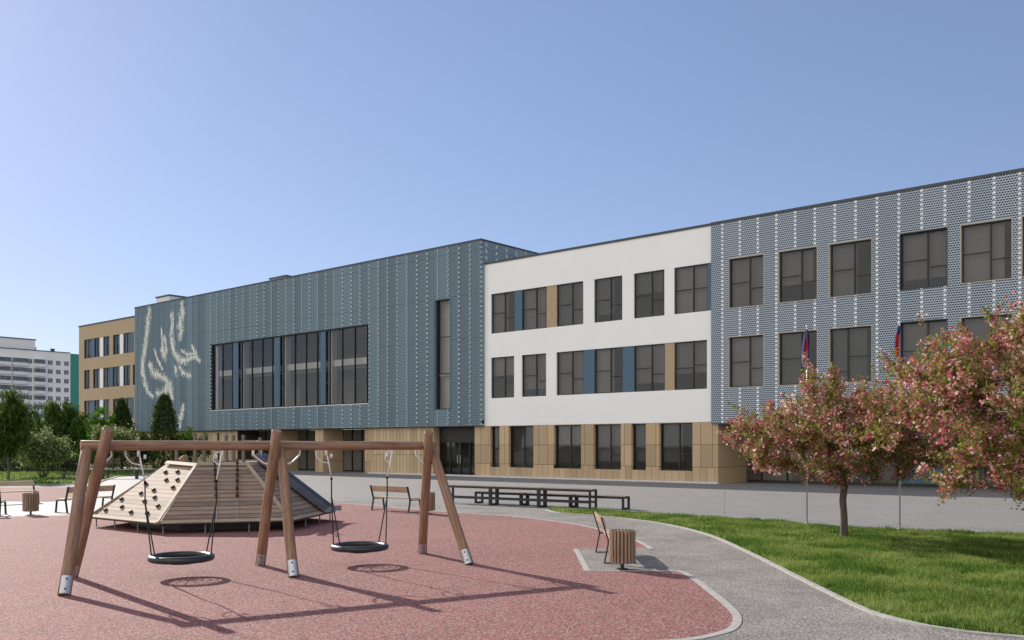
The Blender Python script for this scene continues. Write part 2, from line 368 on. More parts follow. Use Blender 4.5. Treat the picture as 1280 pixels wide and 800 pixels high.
def cladding(name, col, pitch, rows, irr=True):
    m, N, Lk, B = mat(name)
    co = N.new('ShaderNodeTexCoord'); sx = N.new('ShaderNodeSeparateXYZ'); Lk.new(co.outputs['Object'], sx.inputs[0])
    x, z = sx.outputs[0], sx.outputs[2]
    rowi = None
    for r_ in rows:
        g = mnode(N, Lk, 'GREATER_THAN', z, r_); rowi = g if rowi is None else mnode(N, Lk, 'ADD', rowi, g)
    q = mnode(N, Lk, 'DIVIDE', mnode(N, Lk, 'ADD', x, .31), mnode(N, Lk, 'ADD', pitch*.62, mnode(N, Lk, 'MULTIPLY', mnode(N, Lk, 'MINIMUM', rowi, 1), pitch*.38)) if irr else pitch)
    fl = mnode(N, Lk, 'FLOOR', q); fr = mnode(N, Lk, 'FRACT', q)
    v = mnode(N, Lk, 'LESS_THAN', fr, (.026)/pitch)
    for r_ in rows:
        v = mnode(N, Lk, 'MAXIMUM', v, mnode(N, Lk, 'LESS_THAN', mnode(N, Lk, 'ABSOLUTE', mnode(N, Lk, 'SUBTRACT', z, r_)), .013))
    wn = N.new('ShaderNodeTexWhiteNoise'); wn.noise_dimensions = '2D'; cb = N.new('ShaderNodeCombineXYZ')
    Lk.new(fl, cb.inputs[0]); Lk.new(rowi, cb.inputs[1]); Lk.new(cb.outputs[0], wn.inputs['Vector'])
    c = mixc(N, Lk, wn.outputs['Value'], tuple(k*.80 for k in col), tuple(k*1.12 for k in col))
    f = nz(N, Lk, coords(N, Lk), 1.5, 4); c = mixc(N, Lk, mnode(N, Lk, 'MULTIPLY', f, .12), c, (.2,.14,.08))
    c = mixc(N, Lk, v, c, (.06,.045,.03)); Lk.new(c, B.inputs['Base Color']); B.inputs['Roughness'].default_value = .6
    B.inputs['Specular IOR Level'].default_value = .3
    bump(N, Lk, B, mnode(N, Lk, 'SUBTRACT', 1, v), .4, .01); return m
M['clad'] = cladding('tan_cladding', (.52,.375,.225), .76, (.94, 2.25))
M['clad_batten'] = cladding('tan_batten_cladding', (.54,.41,.25), .38, (1.5,), False)
M['tan_wall'] = cladding('tan_render', (.40,.275,.155), 9.0, (), False) if False else plain('tan_render', (.46,.345,.215), .8, var=.03, scale=.5)

# ------------------------------------------------------------------ ground, paths, kerbs
def crom(pts, n=8):
    out = []
    P = [pts[0]]+list(pts)+[pts[-1]]
    for i in range(1, len(P)-2):
        for k in range(n):
            t = k/n
            out.append(tuple(.5*((2*P[i][j])+(-P[i-1][j]+P[i+1][j])*t+(2*P[i-1][j]-5*P[i][j]+4*P[i+1][j]-P[i+2][j])*t*t+(-P[i-1][j]+3*P[i][j]-3*P[i+1][j]+P[i+2][j])*t**3) for j in (0,1)))
    out.append(tuple(pts[-1])); return out
def sheet(name, poly, z, m):
    mb = MB(); mb.add([(x,y,z) for x,y in poly], [tuple(range(len(poly)))])
    o = mb.build(name, m); tag(o, kind='structure')
    if o.data.polygons[0].normal.z < 0: o.data.flip_normals()
    return o
def ribbon(name, line, w0, z, m, kind='structure', side=0, base=0.0):
    mb = MB(); L = []; Rr = []
    for i, p in enumerate(line):
        a = Vector(line[max(i-1,0)]); b = Vector(line[min(i+1,len(line)-1)]); t = (b-a).normalized(); n = Vector((-t.y, t.x))
        p = Vector(p); L.append(p+n*w0*(.5+side/2)); Rr.append(p-n*w0*(.5-side/2))
    k = len(line)
    vs = [(p.x,p.y,z) for p in L]+[(p.x,p.y,z) for p in Rr]+[(p.x,p.y,base) for p in L]+[(p.x,p.y,base) for p in Rr]
    fs = []
    for i in range(k-1):
        fs += [(i,k+i,k+i+1,i+1),(2*k+i,i,i+1,2*k+i+1),(k+i,3*k+i,3*k+i+1,k+i+1)]
    mb.add(vs, fs); o = mb.build(name, m); tag(o, kind=kind); return o

g = bpy.data.meshes.new('ground')
mb = MB(); mb.add([(-2500,-1500,0),(2500,-1500,0),(2500,4500,0),(-2500,4500,0)], [(0,1,2,3)]); tag(mb.build('ground', M['plaza']), kind='structure')

lawn_edge = crom([at(684,637.5), at(700,641.5), at(740,644.5), at(790,649.5), at(840,657), at(890,670), at(940,692), at(990,717), at(1040,742), at(1090,765), at(1140,779), at(1190,788), at(1280,797.5), (9.5,8.6), (14,6.5), (22,4)], 8)
lawn_far = crom([at(684,637), at(760,640.5), at(840,645), at(960,652), at(1070,662), at(1280,671), (26,12.5), (38,1.5)], 6)
path_back = [at(684,637.5), at(620,635.5), at(566,632), at(500,628), at(440,624.5), at(408,623), at(300,617), at(200,613), at(120,620)]
path_poly = lawn_edge + [(22,-8), (-40,-8), (-40,30)] + [at(0,627)] + crom(path_back[::-1], 5)[:-1]
sheet('path', path_poly, .004, M['path'])
red_back = [at(-330,652), at(-100,648.5), at(0,646.5), at(107,644), at(180,640), at(260,634), at(340,630), at(412,629), at(470,633), at(510,637), at(572,641.5), at(640,646), at(680,650.5), at(715,655.5), at(747,662), at(775,670), at(797,678), at(812,687)]
rb = crom(red_back, 5)
red_front = crom([at(842,714), at(856,719), at(890,745), at(911,764), at(916,775), at(910,785.5), at(890,792.5), at(850,799.5), (.9,10.1), (-1.5,8.6), (-6,6.5), (-14,5.5), (-24,7)], 8)
notch = [at(720,687), at(734,714)]
red_poly = rb + notch + red_front + [(-30,14)]
sheet('rubber_surface', red_poly, .008, M['red'])
# far left paving, sun glare on the path painted in as a paler colour
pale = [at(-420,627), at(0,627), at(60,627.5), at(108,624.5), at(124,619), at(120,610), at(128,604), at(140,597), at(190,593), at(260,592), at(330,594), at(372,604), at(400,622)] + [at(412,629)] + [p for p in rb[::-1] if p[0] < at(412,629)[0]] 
sheet('glare_pavement', pale, .006, M['pale'])
far_red = crom([at(-420,609.5), at(0,609.5), at(60,608.5), at(104,612), at(118,618), at(104,623.5), at(60,626.5), at(0,626.5), at(-420,626.5)], 5)
sheet('far_rubber_surface', far_red, .010, M['red'])
ribbon('kerb', lawn_edge, .095, .03, M['kerb'], side=-.9)
kerb_line = [p for p in rb if p[0] > at(560,640)[0] or True]
ribbon('edging', rb, .10, .013, M['kerb'], side=1)
ribbon('edging', [at(812,687), at(720,687), at(734,714), at(842,714)], .12, .0135, M['kerb'])
ribbon('edging', red_front, .11, .0125, M['kerb'], side=1)

lawn_poly = lawn_edge + lawn_far[::-1]
sheet('lawn', lawn_poly, .014, M['lawn'])
far_lawn = crom([at(-420,608.5), at(0,607.5), at(60,606.5), at(110,604), at(131,600), at(150,595.5), at(192,591.5), at(225,590)], 5) + [at(225,586), at(-420,582)]
sheet('far_lawn', far_lawn, .02, M['far_lawn'])
ribbon('kerb', crom([at(-420,608.5), at(0,607.5), at(60,606.5), at(110,604), at(131,600), at(150,595.5), at(192,591.5)], 5), .2, .05, M['kerb'], side=-1)
ribbon('kerb', [at(-420,590), at(64,590), at(98,589.6)], .2, .08, M['kerb'])

# ---- grass blades (one uncountable mass)
def inside(poly, X, Y):
    P = np.array(poly); r = np.zeros(len(X), bool); j = len(P)-1
    for i in range(len(P)):
        xi, yi = P[i]; xj, yj = P[j]
        c = ((yi > Y) != (yj > Y)) & (X < (xj-xi)*(Y-yi)/(yj-yi+1e-12)+xi)
        r ^= c; j = i
    return r
def blades(name, X, Y, hmin, hmax, wd, mats, z0=.01, hm=1.0):
    n = len(X); th = rng.uniform(0, 2*np.pi, n); h = rng.uniform(hmin, hmax, n)*hm
    ln = rng.normal(0, .45, n)*h; la = rng.uniform(0, 2*np.pi, n)
    dx = np.cos(th)*wd; dy = np.sin(th)*wd
    V = np.zeros((n, 3, 3)); V[:,0] = np.c_[X-dx, Y-dy, np.full(n, z0)]; V[:,1] = np.c_[X+dx, Y+dy, np.full(n, z0)]
    V[:,2] = np.c_[X+np.cos(la)*ln, Y+np.sin(la)*ln, z0+h]
    f1 = np.array([noise.noise(Vector((x*.9, y*.9, 3))) for x, y in zip(X[::1], Y[::1])])
    u = rng.random(n)+f1*.9
    mi = np.where(u > .72, 1, np.where(u < .28, 2, 0))
    return np_mesh(name, V.reshape(-1,3), np.arange(n*3).reshape(n,3), mi, mats)
n = 2000000
X = rng.uniform(-.5, 27, n); D = rng.random(n); Y = 9.0*(34/9.0)**D                # denser towards the camera
keep = inside(lawn_poly, X, Y) & (X < Y*.75+5); X = X[keep]; Y = Y[keep]
keep = rng.random(len(X)) < np.minimum(1, 520000/len(X)); X = X[keep]; Y = Y[keep]
clump = np.array([noise.noise(Vector((x*1.6, y*1.6, 9)))+.6*noise.noise(Vector((x*6, y*6, 2))) for x, y in zip(X, Y)])
keep = rng.random(len(X)) < np.clip(1.15+clump*1.3, .25, 1); X = X[keep]; Y = Y[keep]; clump = clump[keep]
hf = np.clip(1+clump*.9, .55, 1.9)
go = blades('grass', X, Y, .045, .115, .0035+.00028*Y, M['blade'], .01, hf); tag(go, kind='stuff')
n = 60000
X = rng.uniform(-70, -24, n); Y = rng.uniform(44, 84, n); keep = inside(far_lawn, X, Y); X = X[keep]; Y = Y[keep]
tag(blades('grass', X, Y, .05, .14, .035, M['blade'], .02), kind='stuff')

# ------------------------------------------------------------------ the school
ALPHA = math.atan2(1150, 1340)
sch = empty('school_building', (-2.0317, 64.9, 0), -ALPHA, 'long three storey school with teal perforated screens, a white middle wing and tan ground floor', 'building')
def part(mb, name, m, parent=None, **k): return mb.build(name, m, parent or sch, **k)
def facade(x0, x1, z0, z1, y0, y1, openings, mi=0):
    """wall slab in the x-z plane with real openings"""
    xs = sorted({x0, x1}|{o[0] for o in openings}|{o[1] for o in openings}); zs = sorted({z0, z1}|{o[2] for o in openings}|{o[3] for o in openings})
    xs = [x for x in xs if x0 <= x <= x1]; zs = [z for z in zs if z0 <= z <= z1]
    nx, nzz = len(xs)-1, len(zs)-1
    def solid(i, k):
        if i < 0 or k < 0 or i >= nx or k >= nzz: return False
        cx, cz = (xs[i]+xs[i+1])/2, (zs[k]+zs[k+1])/2
        return not any(o[0] < cx < o[1] and o[2] < cz < o[3] for o in openings)
    mb = MB()
    for i in range(nx):
        for k in range(nzz):
            if not solid(i, k): continue
            a, b, c, d = xs[i], xs[i+1], zs[k], zs[k+1]
            mb.add([(a,y0,c),(b,y0,c),(b,y0,d),(a,y0,d)], [(0,1,2,3)]); mb.add([(a,y1,c),(b,y1,c),(b,y1,d),(a,y1,d)], [(3,2,1,0)])
            if not solid(i-1, k): mb.add([(a,y0,c),(a,y1,c),(a,y1,d),(a,y0,d)], [(3,2,1,0)])
            if not solid(i+1, k): mb.add([(b,y0,c),(b,y1,c),(b,y1,d),(b,y0,d)], [(0,1,2,3)])
            if not solid(i, k-1): mb.add([(a,y0,c),(b,y0,c),(b,y1,c),(a,y1,c)], [(3,2,1,0)])
            if not solid(i, k+1): mb.add([(a,y0,d),(b,y0,d),(b,y1,d),(a,y1,d)], [(0,1,2,3)])
    return mb
def set_uv(o, ax=0):
    me = o.data; uv = me.uv_layers.new(name='UVMap')
    for l in me.loops:
        co = me.vertices[l.vertex_index].co; uv.data[l.index].uv = (co[ax], co[2])
    return o
def window(x0, x1, z0, z1, y, split=.57, lt=.5, rt=.36, lowbar=None, fw=.055, dep=.09, gm=None):
    mb = MB(); xm = x0+(x1-x0)*split
    mb.box((x0,y,z0),(x0+fw,y+dep,z1)); mb.box((x1-fw,y,z0),(x1,y+dep,z1))
    mb.box((x0+fw,y,z1-fw),(x1-fw,y+dep,z1)); mb.box((x0+fw,y,z0),(x1-fw,y+dep,z0+fw))
    if split: mb.box((xm-fw*.75,y+.004,z0+fw),(xm+fw*.75,y+dep-.004,z1-fw))
    else: xm = x1
    if lt: zl = z0+(z1-z0)*lt; mb.box((x0+fw,y+.012,zl-fw*.5),((xm-fw*.75) if split else x1-fw,y+dep-.012,zl+fw*.5))
    if rt and split: zr = z0+(z1-z0)*rt; mb.box((xm+fw*.75,y+.012,zr-fw*.5),(x1-fw,y+dep-.012,zr+fw*.5))
    if lowbar: zl = z0+(z1-z0)*lowbar; mb.box((x0+fw,y+.012,zl-fw*.4),(xm-fw*.75,y+dep-.012,zl+fw*.4))
    o = part(mb, 'window', M['frame'])
    p = MB().add([(x0+.02,y+dep*.5,z0+.02),(x1-.02,y+dep*.5,z0+.02),(x1-.02,y+dep*.5,z1-.02),(x0+.02,y+dep*.5,z1-.02)], [(0,1,2,3)])
    part(p, 'pane', gm or M['glass'], o)
    rb_ = random.Random(int(x0*977+z0*131)); mb = MB(); yb = y+dep+.22
    hb_ = z0+(z1-z0)*rb_.choice((0,0,0,.18,.35,.55)); nf = max(4, int((x1-x0)/.11)); xe = x0+(x1-x0)*rb_.choice((1,1,1,.82,.6))
    vs = [(x0-.1+(xe+.1-x0)*i/nf, yb+(.006 if i % 2 else -.006)*rb_.uniform(.3,1), zz_) for zz_ in (hb_, z1+.1) for i in range(nf+1)]
    mb.add(vs, [(i,i+1,nf+2+i,nf+1+i) for i in range(nf)]); part(mb, 'blind', rb_.choice((M['blind'], M['blind'], M['blind_dark'], M['blind_pale'])), o)
    return o

TOP = 14.93; Z3 = (10.03, 12.80); Z2 = (5.51, 8.35); Z1 = (.70, 3.54); ZB = 3.58
WX = [(.74,2.87),(3.54,5.67),(6.53,8.72),(9.57,11.72),(12.57,14.75),(15.41,17.60)]
GX = [(.65,1.51),(2.35,4.56),(6.30,8.53),(9.52,11.60),(12.38,13.43),(14.37,16.64)]
# --- white wing
infill3 = [(2.87,3.54,'blue'),(5.67,6.53,'tan'),(17.60,17.93,'blue')]; infill2 = [(8.72,9.57,'blue'),(11.72,12.57,'blue'),(14.75,15.41,'tan')]
ops = [(a,b)+Z3 for a,b in WX]+[(a,b)+Z2 for a,b in WX]+[(a,b)+Z3 for a,b,_ in infill3]+[(a,b)+Z2 for a,b,_ in infill2]
part(facade(.10, 17.94, ZB, TOP, 0, .3, ops), 'white_wall', M['white'])
for (rows, inf, zz) in ((WX, infill3, Z3), (WX, infill2, Z2)):
    for i, (a, b) in enumerate(rows): window(a, b, zz[0], zz[1], .10, split=.57 if b-a > 1.5 else 0, lt=.50 if i != 5 or zz is Z3 else .45, rt=.36 if i != 5 else .5)
    for a, b, c in inf: part(MB().box((a+.002,.05,zz[0]+.002),(b-.002,.2,zz[1]-.002)), 'infill_panel', M[c])
part(facade(-.84, 18.30, 0, ZB, .02, .34, [(a,b)+Z1 for a,b in GX]), 'ground_floor_cladding', M['clad'])
for a, b in GX: window(a, b, Z1[0], Z1[1], .24, split=.56 if b-a > 1.5 else 0, lt=.46 if b-a > 1.5 else .46, rt=.34)
part(MB().box((18.3,.34,0),(17.95,3.6,ZB-.01)), 'return_wall', M['clad'])
part(MB().box((.2,-.06,TOP),(17.9,.4,TOP+.14)), 'roof_coping', M['coping'])
part(MB().box((-12,-.30,0),(18.4,.015,.10)), 'plinth', M['plinth'])
part(MB().box((-.5,.42,TOP-.3),(52,16,TOP-.1)), 'roof', M['roof'])
# --- east wing behind the grey screen
RX = [(19.06,21.17),(22.06,24.21),(24.90,27.08),(28.52,30.69),(31.35,33.53),(33.98,36.15),(37.3,39.45),(40.2,42.4),(43.3,45.4)]
rops = [(a-.05,b+.05,z0-.05,z1+.05) for a,b in RX for z0,z1 in (Z3, Z2)]
set_uv(part(facade(17.95, 50, 3.47, TOP, -.15, -.03, rops), 'perforated_screen', M['screen_east']))
part(facade(17.95, 50, 3.6, TOP-.02, -.025, .3, rops), 'backing_wall', M['coping'])
for zz in (Z3, Z2):
    for i, (a, b) in enumerate(RX):
        mb = MB()
        for q in ((a-.048,a-.004,zz[0]-.048,zz[1]+.048),(b+.004,b+.048,zz[0]-.048,zz[1]+.048)): mb.box((q[0],-.160,q[2]),(q[1],.18,q[3]))
        mb.box((a-.004,-.160,zz[1]+.004),(b+.004,.18,zz[1]+.048)); mb.box((a-.004,-.160,zz[0]-.048),(b+.004,.18,zz[0]-.002))
        part(mb, 'window_surround', M['cream'] if i % 5 != 3 else M['coping'])
        if zz is Z2 and i == 2: window(a, b, zz[0], zz[1], .02, .42, .20, .47)
        else: window(a, b, zz[0], zz[1], .02, .58, .50, .36)
part(MB().box((17.93,-.18,TOP),(50,.4,TOP+.14)), 'roof_coping', M['coping'])
part(MB().box((18.32,-.02,3.40),(50,3.58,3.464)), 'soffit', M['soffit'])
mb = MB()
for i in range(20):
    x = 19.2+i*1.62; mb.box((x,3.6,0),(x+.09,3.74,3.4))
mb.box((18.4,3.605,2.5),(50,3.735,2.58)); mb.box((18.4,3.605,.0),(50,3.735,.14))
st = part(mb, 'glazed_front', M['frame'])
part(MB().add([(18.4,3.67,.1),(50,3.67,.1),(50,3.67,3.4),(18.4,3.67,3.4)], [(0,1,2,3)]), 'pane', M['glass'], st)
part(MB().box((27.2,3.56,.15),(29.5,3.60,1.0)), 'infill_panel', M['blue'])
part(MB().box((49.9,-.02,0),(50.2,16,TOP-.1)), 'end_wall', M['white'])
# rooms behind the windows
mb = MB(); mf = MB()
for z0, z1 in ((3.9,4.55),(8.6,9.2),(13.2,13.7)): mb.box((.4,.46,z0),(49.8,6.199,z1))
mb.box((.4,6.2,.0),(49.8,6.4,14))
for x in (.1,5.95,11.9,17.75): mb.box((x,.46,.02),(x+.14,6.19,13.1))
for x in (24.5,31.0,36.6,43): mb.box((x,.46,4.56),(x+.14,6.19,13.1)); mb.box((x,3.9,.02),(x+.14,6.19,3.88))
mf.box((-11,.5,.004),(17.9,6.1,.03)); mf.box((18.4,3.8,.004),(49.8,6.1,.03)); mf.box((.4,.47,4.552),(49.8,6.15,4.57)); mf.box((.4,.47,9.202),(49.8,6.15,9.22))
for k in range(60):                                                                 # cupboards, desks seen dimly
    x = random.uniform(1, 46); z = random.choice((.03,4.57,9.22)); d = random.uniform(3.9,5.4)
    mf.box((x,d,z),(x+random.uniform(.6,1.8),d+.5,z+random.choice((.8,1.1,1.9))))
part(mb, 'rooms', M['room']); part(mf, 'room_floors', M['roomfloor'])
for k in range(9):                                                                  # roller blinds part-way down
    a, b = random.choice(WX+RX[:5]); zz = random.choice((Z3, Z2))
# --- main block
MT = 16.60; BW = (-34.61,-11.85,5.53,11.75); SW = (-4.40,-2.89,4.82,12.84)
main = set_uv(part(facade(-49.2, .14, 3.65, MT, -.40, -.28, [BW, SW]), 'perforated_screen', M['screen_main']))
part(facade(-49.1, .0, 3.66, MT-.03, -.278, .0, [(BW[0]+.02,BW[1]-.02,BW[2]+.02,BW[3]-.02),(SW[0]+.02,SW[1]-.02,SW[2]+.02,SW[3]-.02)]), 'backing_wall', M['coping'])
set_uv(part(MB().box((.0,-.276,4.0),(.14,22,MT)), 'side_screen', M['screen_side']), 1)
part(MB().box((-49.1,.0,MT-.4),(-.01,22,MT-.1)), 'roof', M['roof'])
part(MB().box((-49.25,-.43,MT),(.17,.2,MT+.13)).box((-.2,.2,MT+.001),(.165,22,MT+.129)), 'roof_coping', M['coping'])
part(MB().box((-49.2,-.28,3.57),(.13,2.2,3.645)), 'soffit', M['soffit'])
part(MB().box((-49.2,.0,3.66),(-49.0,22,MT-.05)), 'end_wall', M['tan'])
mb = MB()
mb.box((BW[0],-.43,BW[2]-.05),(BW[1],-.27,BW[2])); part(mb, 'window_sill', M['fascia'])
part(MB().box((SW[0]-.16,-.43,SW[2]),(SW[0]-.004,-.2,SW[3])).box((SW[1]+.004,-.42,SW[2]),(SW[1]+.12,-.25,SW[3])), 'window_surround', M['blue'])
# big window
mb = MB(); y = -.22
for x in (-34.61,-32.92,-31.3,-28.12,-26.52,-25.0,-23.35,-21.72,-20.16,-18.64,-15.37,-13.79,-12.28,-29.69,-16.97,-11.93): mb.box((x,y,BW[2]),(x+.075,y+.12,BW[3]))
mb.box((BW[0],y+.001,BW[2]),(BW[1],y+.119,BW[2]+.08)); mb.box((BW[0],y+.001,BW[3]-.1),(BW[1],y+.119,BW[3]))
bw = part(mb, 'window', M['frame'])
mb = MB()
for z in (7.35, 10.35): mb.box((BW[0]+.1,y+.03,z-.008),(BW[1]-.1,y+.06,z+.008))
part(mb, 'glazing_bar', M['leg_steel'], bw)
part(MB().add([(BW[0]+.02,y+.075,BW[2]+.03),(BW[1]-.02,y+.075,BW[2]+.03),(BW[1]-.02,y+.075,BW[3]-.03),(BW[0]+.02,y+.075,BW[3]-.03)], [(0,1,2,3)]), 'pane', M['hallglass'], bw)
for a, b in ((-30.99,-30.17),(-24.56,-23.75),(-18.05,-17.4)):
    part(MB().box((a,y-.06,BW[2]+.09),(b,y+.02,BW[3]-.11)), 'infill_panel', M['blue'])
    part(MB().box((b+.03,y+.3,BW[2]),(b+.42,y+.8,BW[3])), 'column', M['fascia'])
part(MB().box((BW[0]+.15,y+.3,BW[2]),(BW[0]+.5,y+.8,BW[3])), 'column', M['fascia'])
mb = MB(); mb.box((-40,14,4.6),(-5.2,14.2,14)); mb.box((-40,.02,13.2),(-5.2,14,13.5)); mb.box((-40,.3,4.6),(-39.8,14,13.2)); mb.box((-5.4,.02,4.6),(-5.2,14,13.2))
part(mb, 'hall_walls', M['hall'])
part(MB().box((-40,.02,4.5),(-5.2,14,4.6)), 'hall_floor', M['roomfloor'])
part(MB().box((-34.4,.28,8.75),(-12.0,.5,9.27)), 'gallery_fascia', M['fascia'])
part(MB().box((-39.6,.75,8.5),(-5.6,13.9,8.745)).box((-30,5,4.61),(-28,5.5,8.4)).box((-22,5,4.61),(-20,5.5,8.4)).box((-27,9,9.34),(-20,9.4,11)), 'gallery', M['roomfloor'])
mb = MB(); y = -.2
mb.box((SW[0],y,SW[2]),(SW[0]+.06,y+.1,SW[3])); mb.box((SW[1]-.06,y,SW[2]),(SW[1],y+.1,SW[3])); mb.box((SW[0]+.06,y,SW[3]-.07),(SW[1]-.06,y+.1,SW[3])); mb.box((SW[0]+.06,y,SW[2]),(SW[1]-.06,y+.1,SW[2]+.07))
for z in (10.12, 7.45): mb.box((SW[0]+.06,y+.01,z-.03),(SW[1]-.06,y+.09,z+.03))
sw = part(mb, 'window', M['frame'])
part(MB().add([(SW[0]+.02,y+.05,SW[2]+.02),(SW[1]-.02,y+.05,SW[2]+.02),(SW[1]-.02,y+.05,SW[3]-.02),(SW[0]+.02,y+.05,SW[3]-.02)], [(0,1,2,3)]), 'pane', M['glass'], sw)
part(MB().box((-5.0,.5,3.7),(-.3,.7,13.4)).box((-5.0,.02,7.3),(-.3,.49,7.5)), 'stair_hall', M['room'])
# ground floor of the main block
part(MB().box((-11.79,.0,0),(-5.0,.3,3.565)), 'ground_floor_cladding', M['clad_batten'])
for a, b in ((-12.76,-11.8),(-19.13,-18.05),(-25.2,-24.3),(-31.6,-30.7)):
    part(MB().box((a,.001,0),(b,2.1,3.56)), 'pier', M['clad'])
mb = MB()
for x in np.arange(-30.7,-12.8,1.25): mb.box((x,2.1,0),(x+.08,2.22,3.56))
mb.box((-30.7,2.102,2.6),(-12.8,2.218,2.7)); mb.box((-30.7,2.102,0),(-12.8,2.218,.1))
st = part(mb, 'glazed_front', M['frame'])
part(MB().add([(-30.7,2.16,.05),(-12.8,2.16,.05),(-12.8,2.16,3.55),(-30.7,2.16,3.55)], [(0,1,2,3)]), 'pane', M['glass'], st)
part(MB().box((-31,2.3,3.50),(-11.7,5.59,3.56)).box((-31.2,2.3,0),(-31,5.59,3.49)).box((-11.9,2.3,0),(-11.7,5.59,3.49)).box((-31,5.6,0),(-5,5.8,3.55)).box((-5,4.6,0),(-.9,4.8,3.5)), 'lobby_walls', M['room'])
NW = [(-48.2,-47.35),(-46.03,-45.54),(-44.41,-43.94),(-42.52,-42.06),(-41.29,-40.83),(-38.4,-37.9),(-36.6,-36.1),(-34.2,-33.7)]
part(facade(-50.2,-31.6,0,3.56,.0,.3,[(a,b,.6,3.4) for a,b in NW]), 'ground_floor_cladding', M['clad_batten'])
for a, b in NW: window(a,b,.6,3.4,.16,split=0,lt=.45)
# entrance
mb = MB(); mb.box((-4.99,.62,2.55),(-.86,.8,3.56)); 
for x in (-4.99,-3.95,-3.0,-2.9,-1.95,-.95): mb.box((x,.63,0),(x+.09,.78,2.55))
mb.box((-4.9,.64,2.42),(-.9,.77,2.549)); mb.box((-4.9,.64,.01),(-.9,.77,.13))
dr = part(mb, 'entrance_door', M['frame'])
part(MB().add([(-4.95,.7,.05),(-.9,.7,.05),(-.9,.7,2.5),(-4.95,.7,2.5)], [(0,1,2,3)]), 'pane', M['glass'], dr)
part(MB().box((-3.10,.58,.9),(-3.06,.61,1.5)).box((-2.82,.58,.9),(-2.78,.61,1.5)), 'handle', M['galv'], dr)
part(MB().box((-5.0,.31,0),(-4.99,.9,3.56)).box((-.86,.35,0),(-.845,.9,3.56)), 'return_wall', M['clad'])
# rooftop units
for a, b, h0 in ((-47.3,-44.7,1.05),(-27.0,-24.6,.62)):
    u = part(MB().box((a,1.0,MT),(b,3.2,MT+h0)), 'rooftop_unit', M['rooftop_unit']); part(MB().box((a-.1,.9,MT+h0),(b+.1,3.3,MT+h0+.13)), 'unit_cap', M['coping'], u)
# mural strokes painted on the screen: (x, z, half width)
MURAL = [[(-46.16, 16.23, 0.21), (-46.39, 15.1, 0.24), (-46.65, 13.82, 0.24), (-47.02, 12.36, 0.26), (-47.5, 11.08, 0.24), (-47.58, 9.97, 0.26), (-47.13, 8.82, 0.21), (-46.46, 7.77, 0.16), (-45.36, 7.18, 0.13)], [(-46.09, 10.54, 0.21), (-45.54, 9.77, 0.26), (-44.09, 9.27, 0.21), (-42.67, 8.8, 0.21), (-41.97, 7.87, 0.24), (-41.62, 6.87, 0.19)], [(-42.67, 8.17, 0.26), (-43.02, 7.46, 0.31), (-44.09, 7.22, 0.21), (-44.63, 7.7, 0.16)], [(-43.73, 13.95, 0.11), (-43.38, 12.65, 0.16), (-43.55, 11.85, 0.21), (-43.02, 11.18, 0.24), (-42.78, 12.06, 0.13), (-43.02, 13.17, 0.11)], [(-41.69, 15.22, 0.19), (-41.55, 14.49, 0.16), (-41.8, 13.26, 0.21), (-41.52, 12.16, 0.26), (-41.04, 11.23, 0.21), (-40.25, 10.64, 0.26), (-39.07, 10.49, 0.19), (-38.08, 10.78, 0.13), (-37.26, 10.81, 0.13), (-36.45, 10.33, 0.11)], [(-39.74, 16.11, 0.21), (-39.68, 15.21, 0.24), (-40.08, 14.36, 0.31), (-39.91, 13.46, 0.26), (-40.15, 12.86, 0.19)], [(-37.91, 11.9, 0.09), (-37.42, 11.26, 0.16), (-36.93, 10.7, 0.13)], [(-41.04, 9.98, 0.13), (-40.76, 9.16, 0.13)], [(-40.08, 9.92, 0.16), (-39.41, 9.27, 0.16), (-38.24, 8.95, 0.16)], [(-39.57, 6.09, 0.13), (-39.74, 5.3, 0.21), (-40.25, 4.6, 0.24), (-40.08, 4.06, 0.13)], [(-45.17, 12.05, 0.07), (-44.45, 10.9, 0.09), (-43.55, 9.93, 0.08)], [(-44.99, 5.6, 0.13), (-45.54, 4.14, 0.13)], [(-39.74, 11.5, 0.11), (-38.74, 11.08, 0.11), (-37.75, 11.1, 0.11)]]
HOLDS = [(-9.48, 25.18, 1.47), (-9.03, 24.85, 1.49), (-9.28, 24.71, 1.27), (-8.87, 24.4, 1.29), (-8.88, 24.11, 1.1), (-9.53, 24.49, 1.01), (-9.94, 24.67, 0.91), (-9.34, 24.06, 0.84), (-9.64, 24.14, 0.74), (-10.56, 24.89, 0.75), (-9.04, 23.51, 0.65), (-10.36, 24.44, 0.57), (-10.91, 24.72, 0.46), (-9.9, 23.91, 0.47), (-9.28, 23.42, 0.47), (-9.96, 25.05, 1.14)]
cells = {}
P_, Q_ = 1.087/18, .0575
for st_ in MURAL:
    pts = []
    for (a, b) in zip(st_[:-1], st_[1:]):
        for k in range(24): t = k/24; pts.append([a[i]+(b[i]-a[i])*t for i in range(3)])
    for x, z, hw in pts:
        for i in range(int((x-hw*3)/P_)-1, int((x+hw*3)/P_)+2):
            for k in range(int((z-hw*3)/Q_)-1, int((z+hw*3)/Q_)+2):
                hv = hw*2.0+.07; d = math.hypot((i+.5)*P_-x, (k+.5)*Q_-z)/hv
                if d < 1.25: cells[(i,k)] = min(cells.get((i,k), 9), d+.75*noise.noise(Vector((i*.38,k*.085,1))))
mb = MB(); rm = random.Random(3)
M['mural_light'] = plain('mural_paint_light', (.86,.85,.80), .8, var=.08, scale=5)
for (i, k), d in cells.items():
    if rm.random() < 1.05-.98*max(d, 0): 
        x, z = i*P_, k*Q_; mb.add([(x,-.405,z),(x+P_*.94,-.405,z),(x+P_*.94,-.405,z+Q_*.9),(x,-.405,z+Q_*.9)], [(0,1,2,3)], 1 if d < .38 else 0)
mb.build('mural', [M['mural'], M['mural_light']], main)
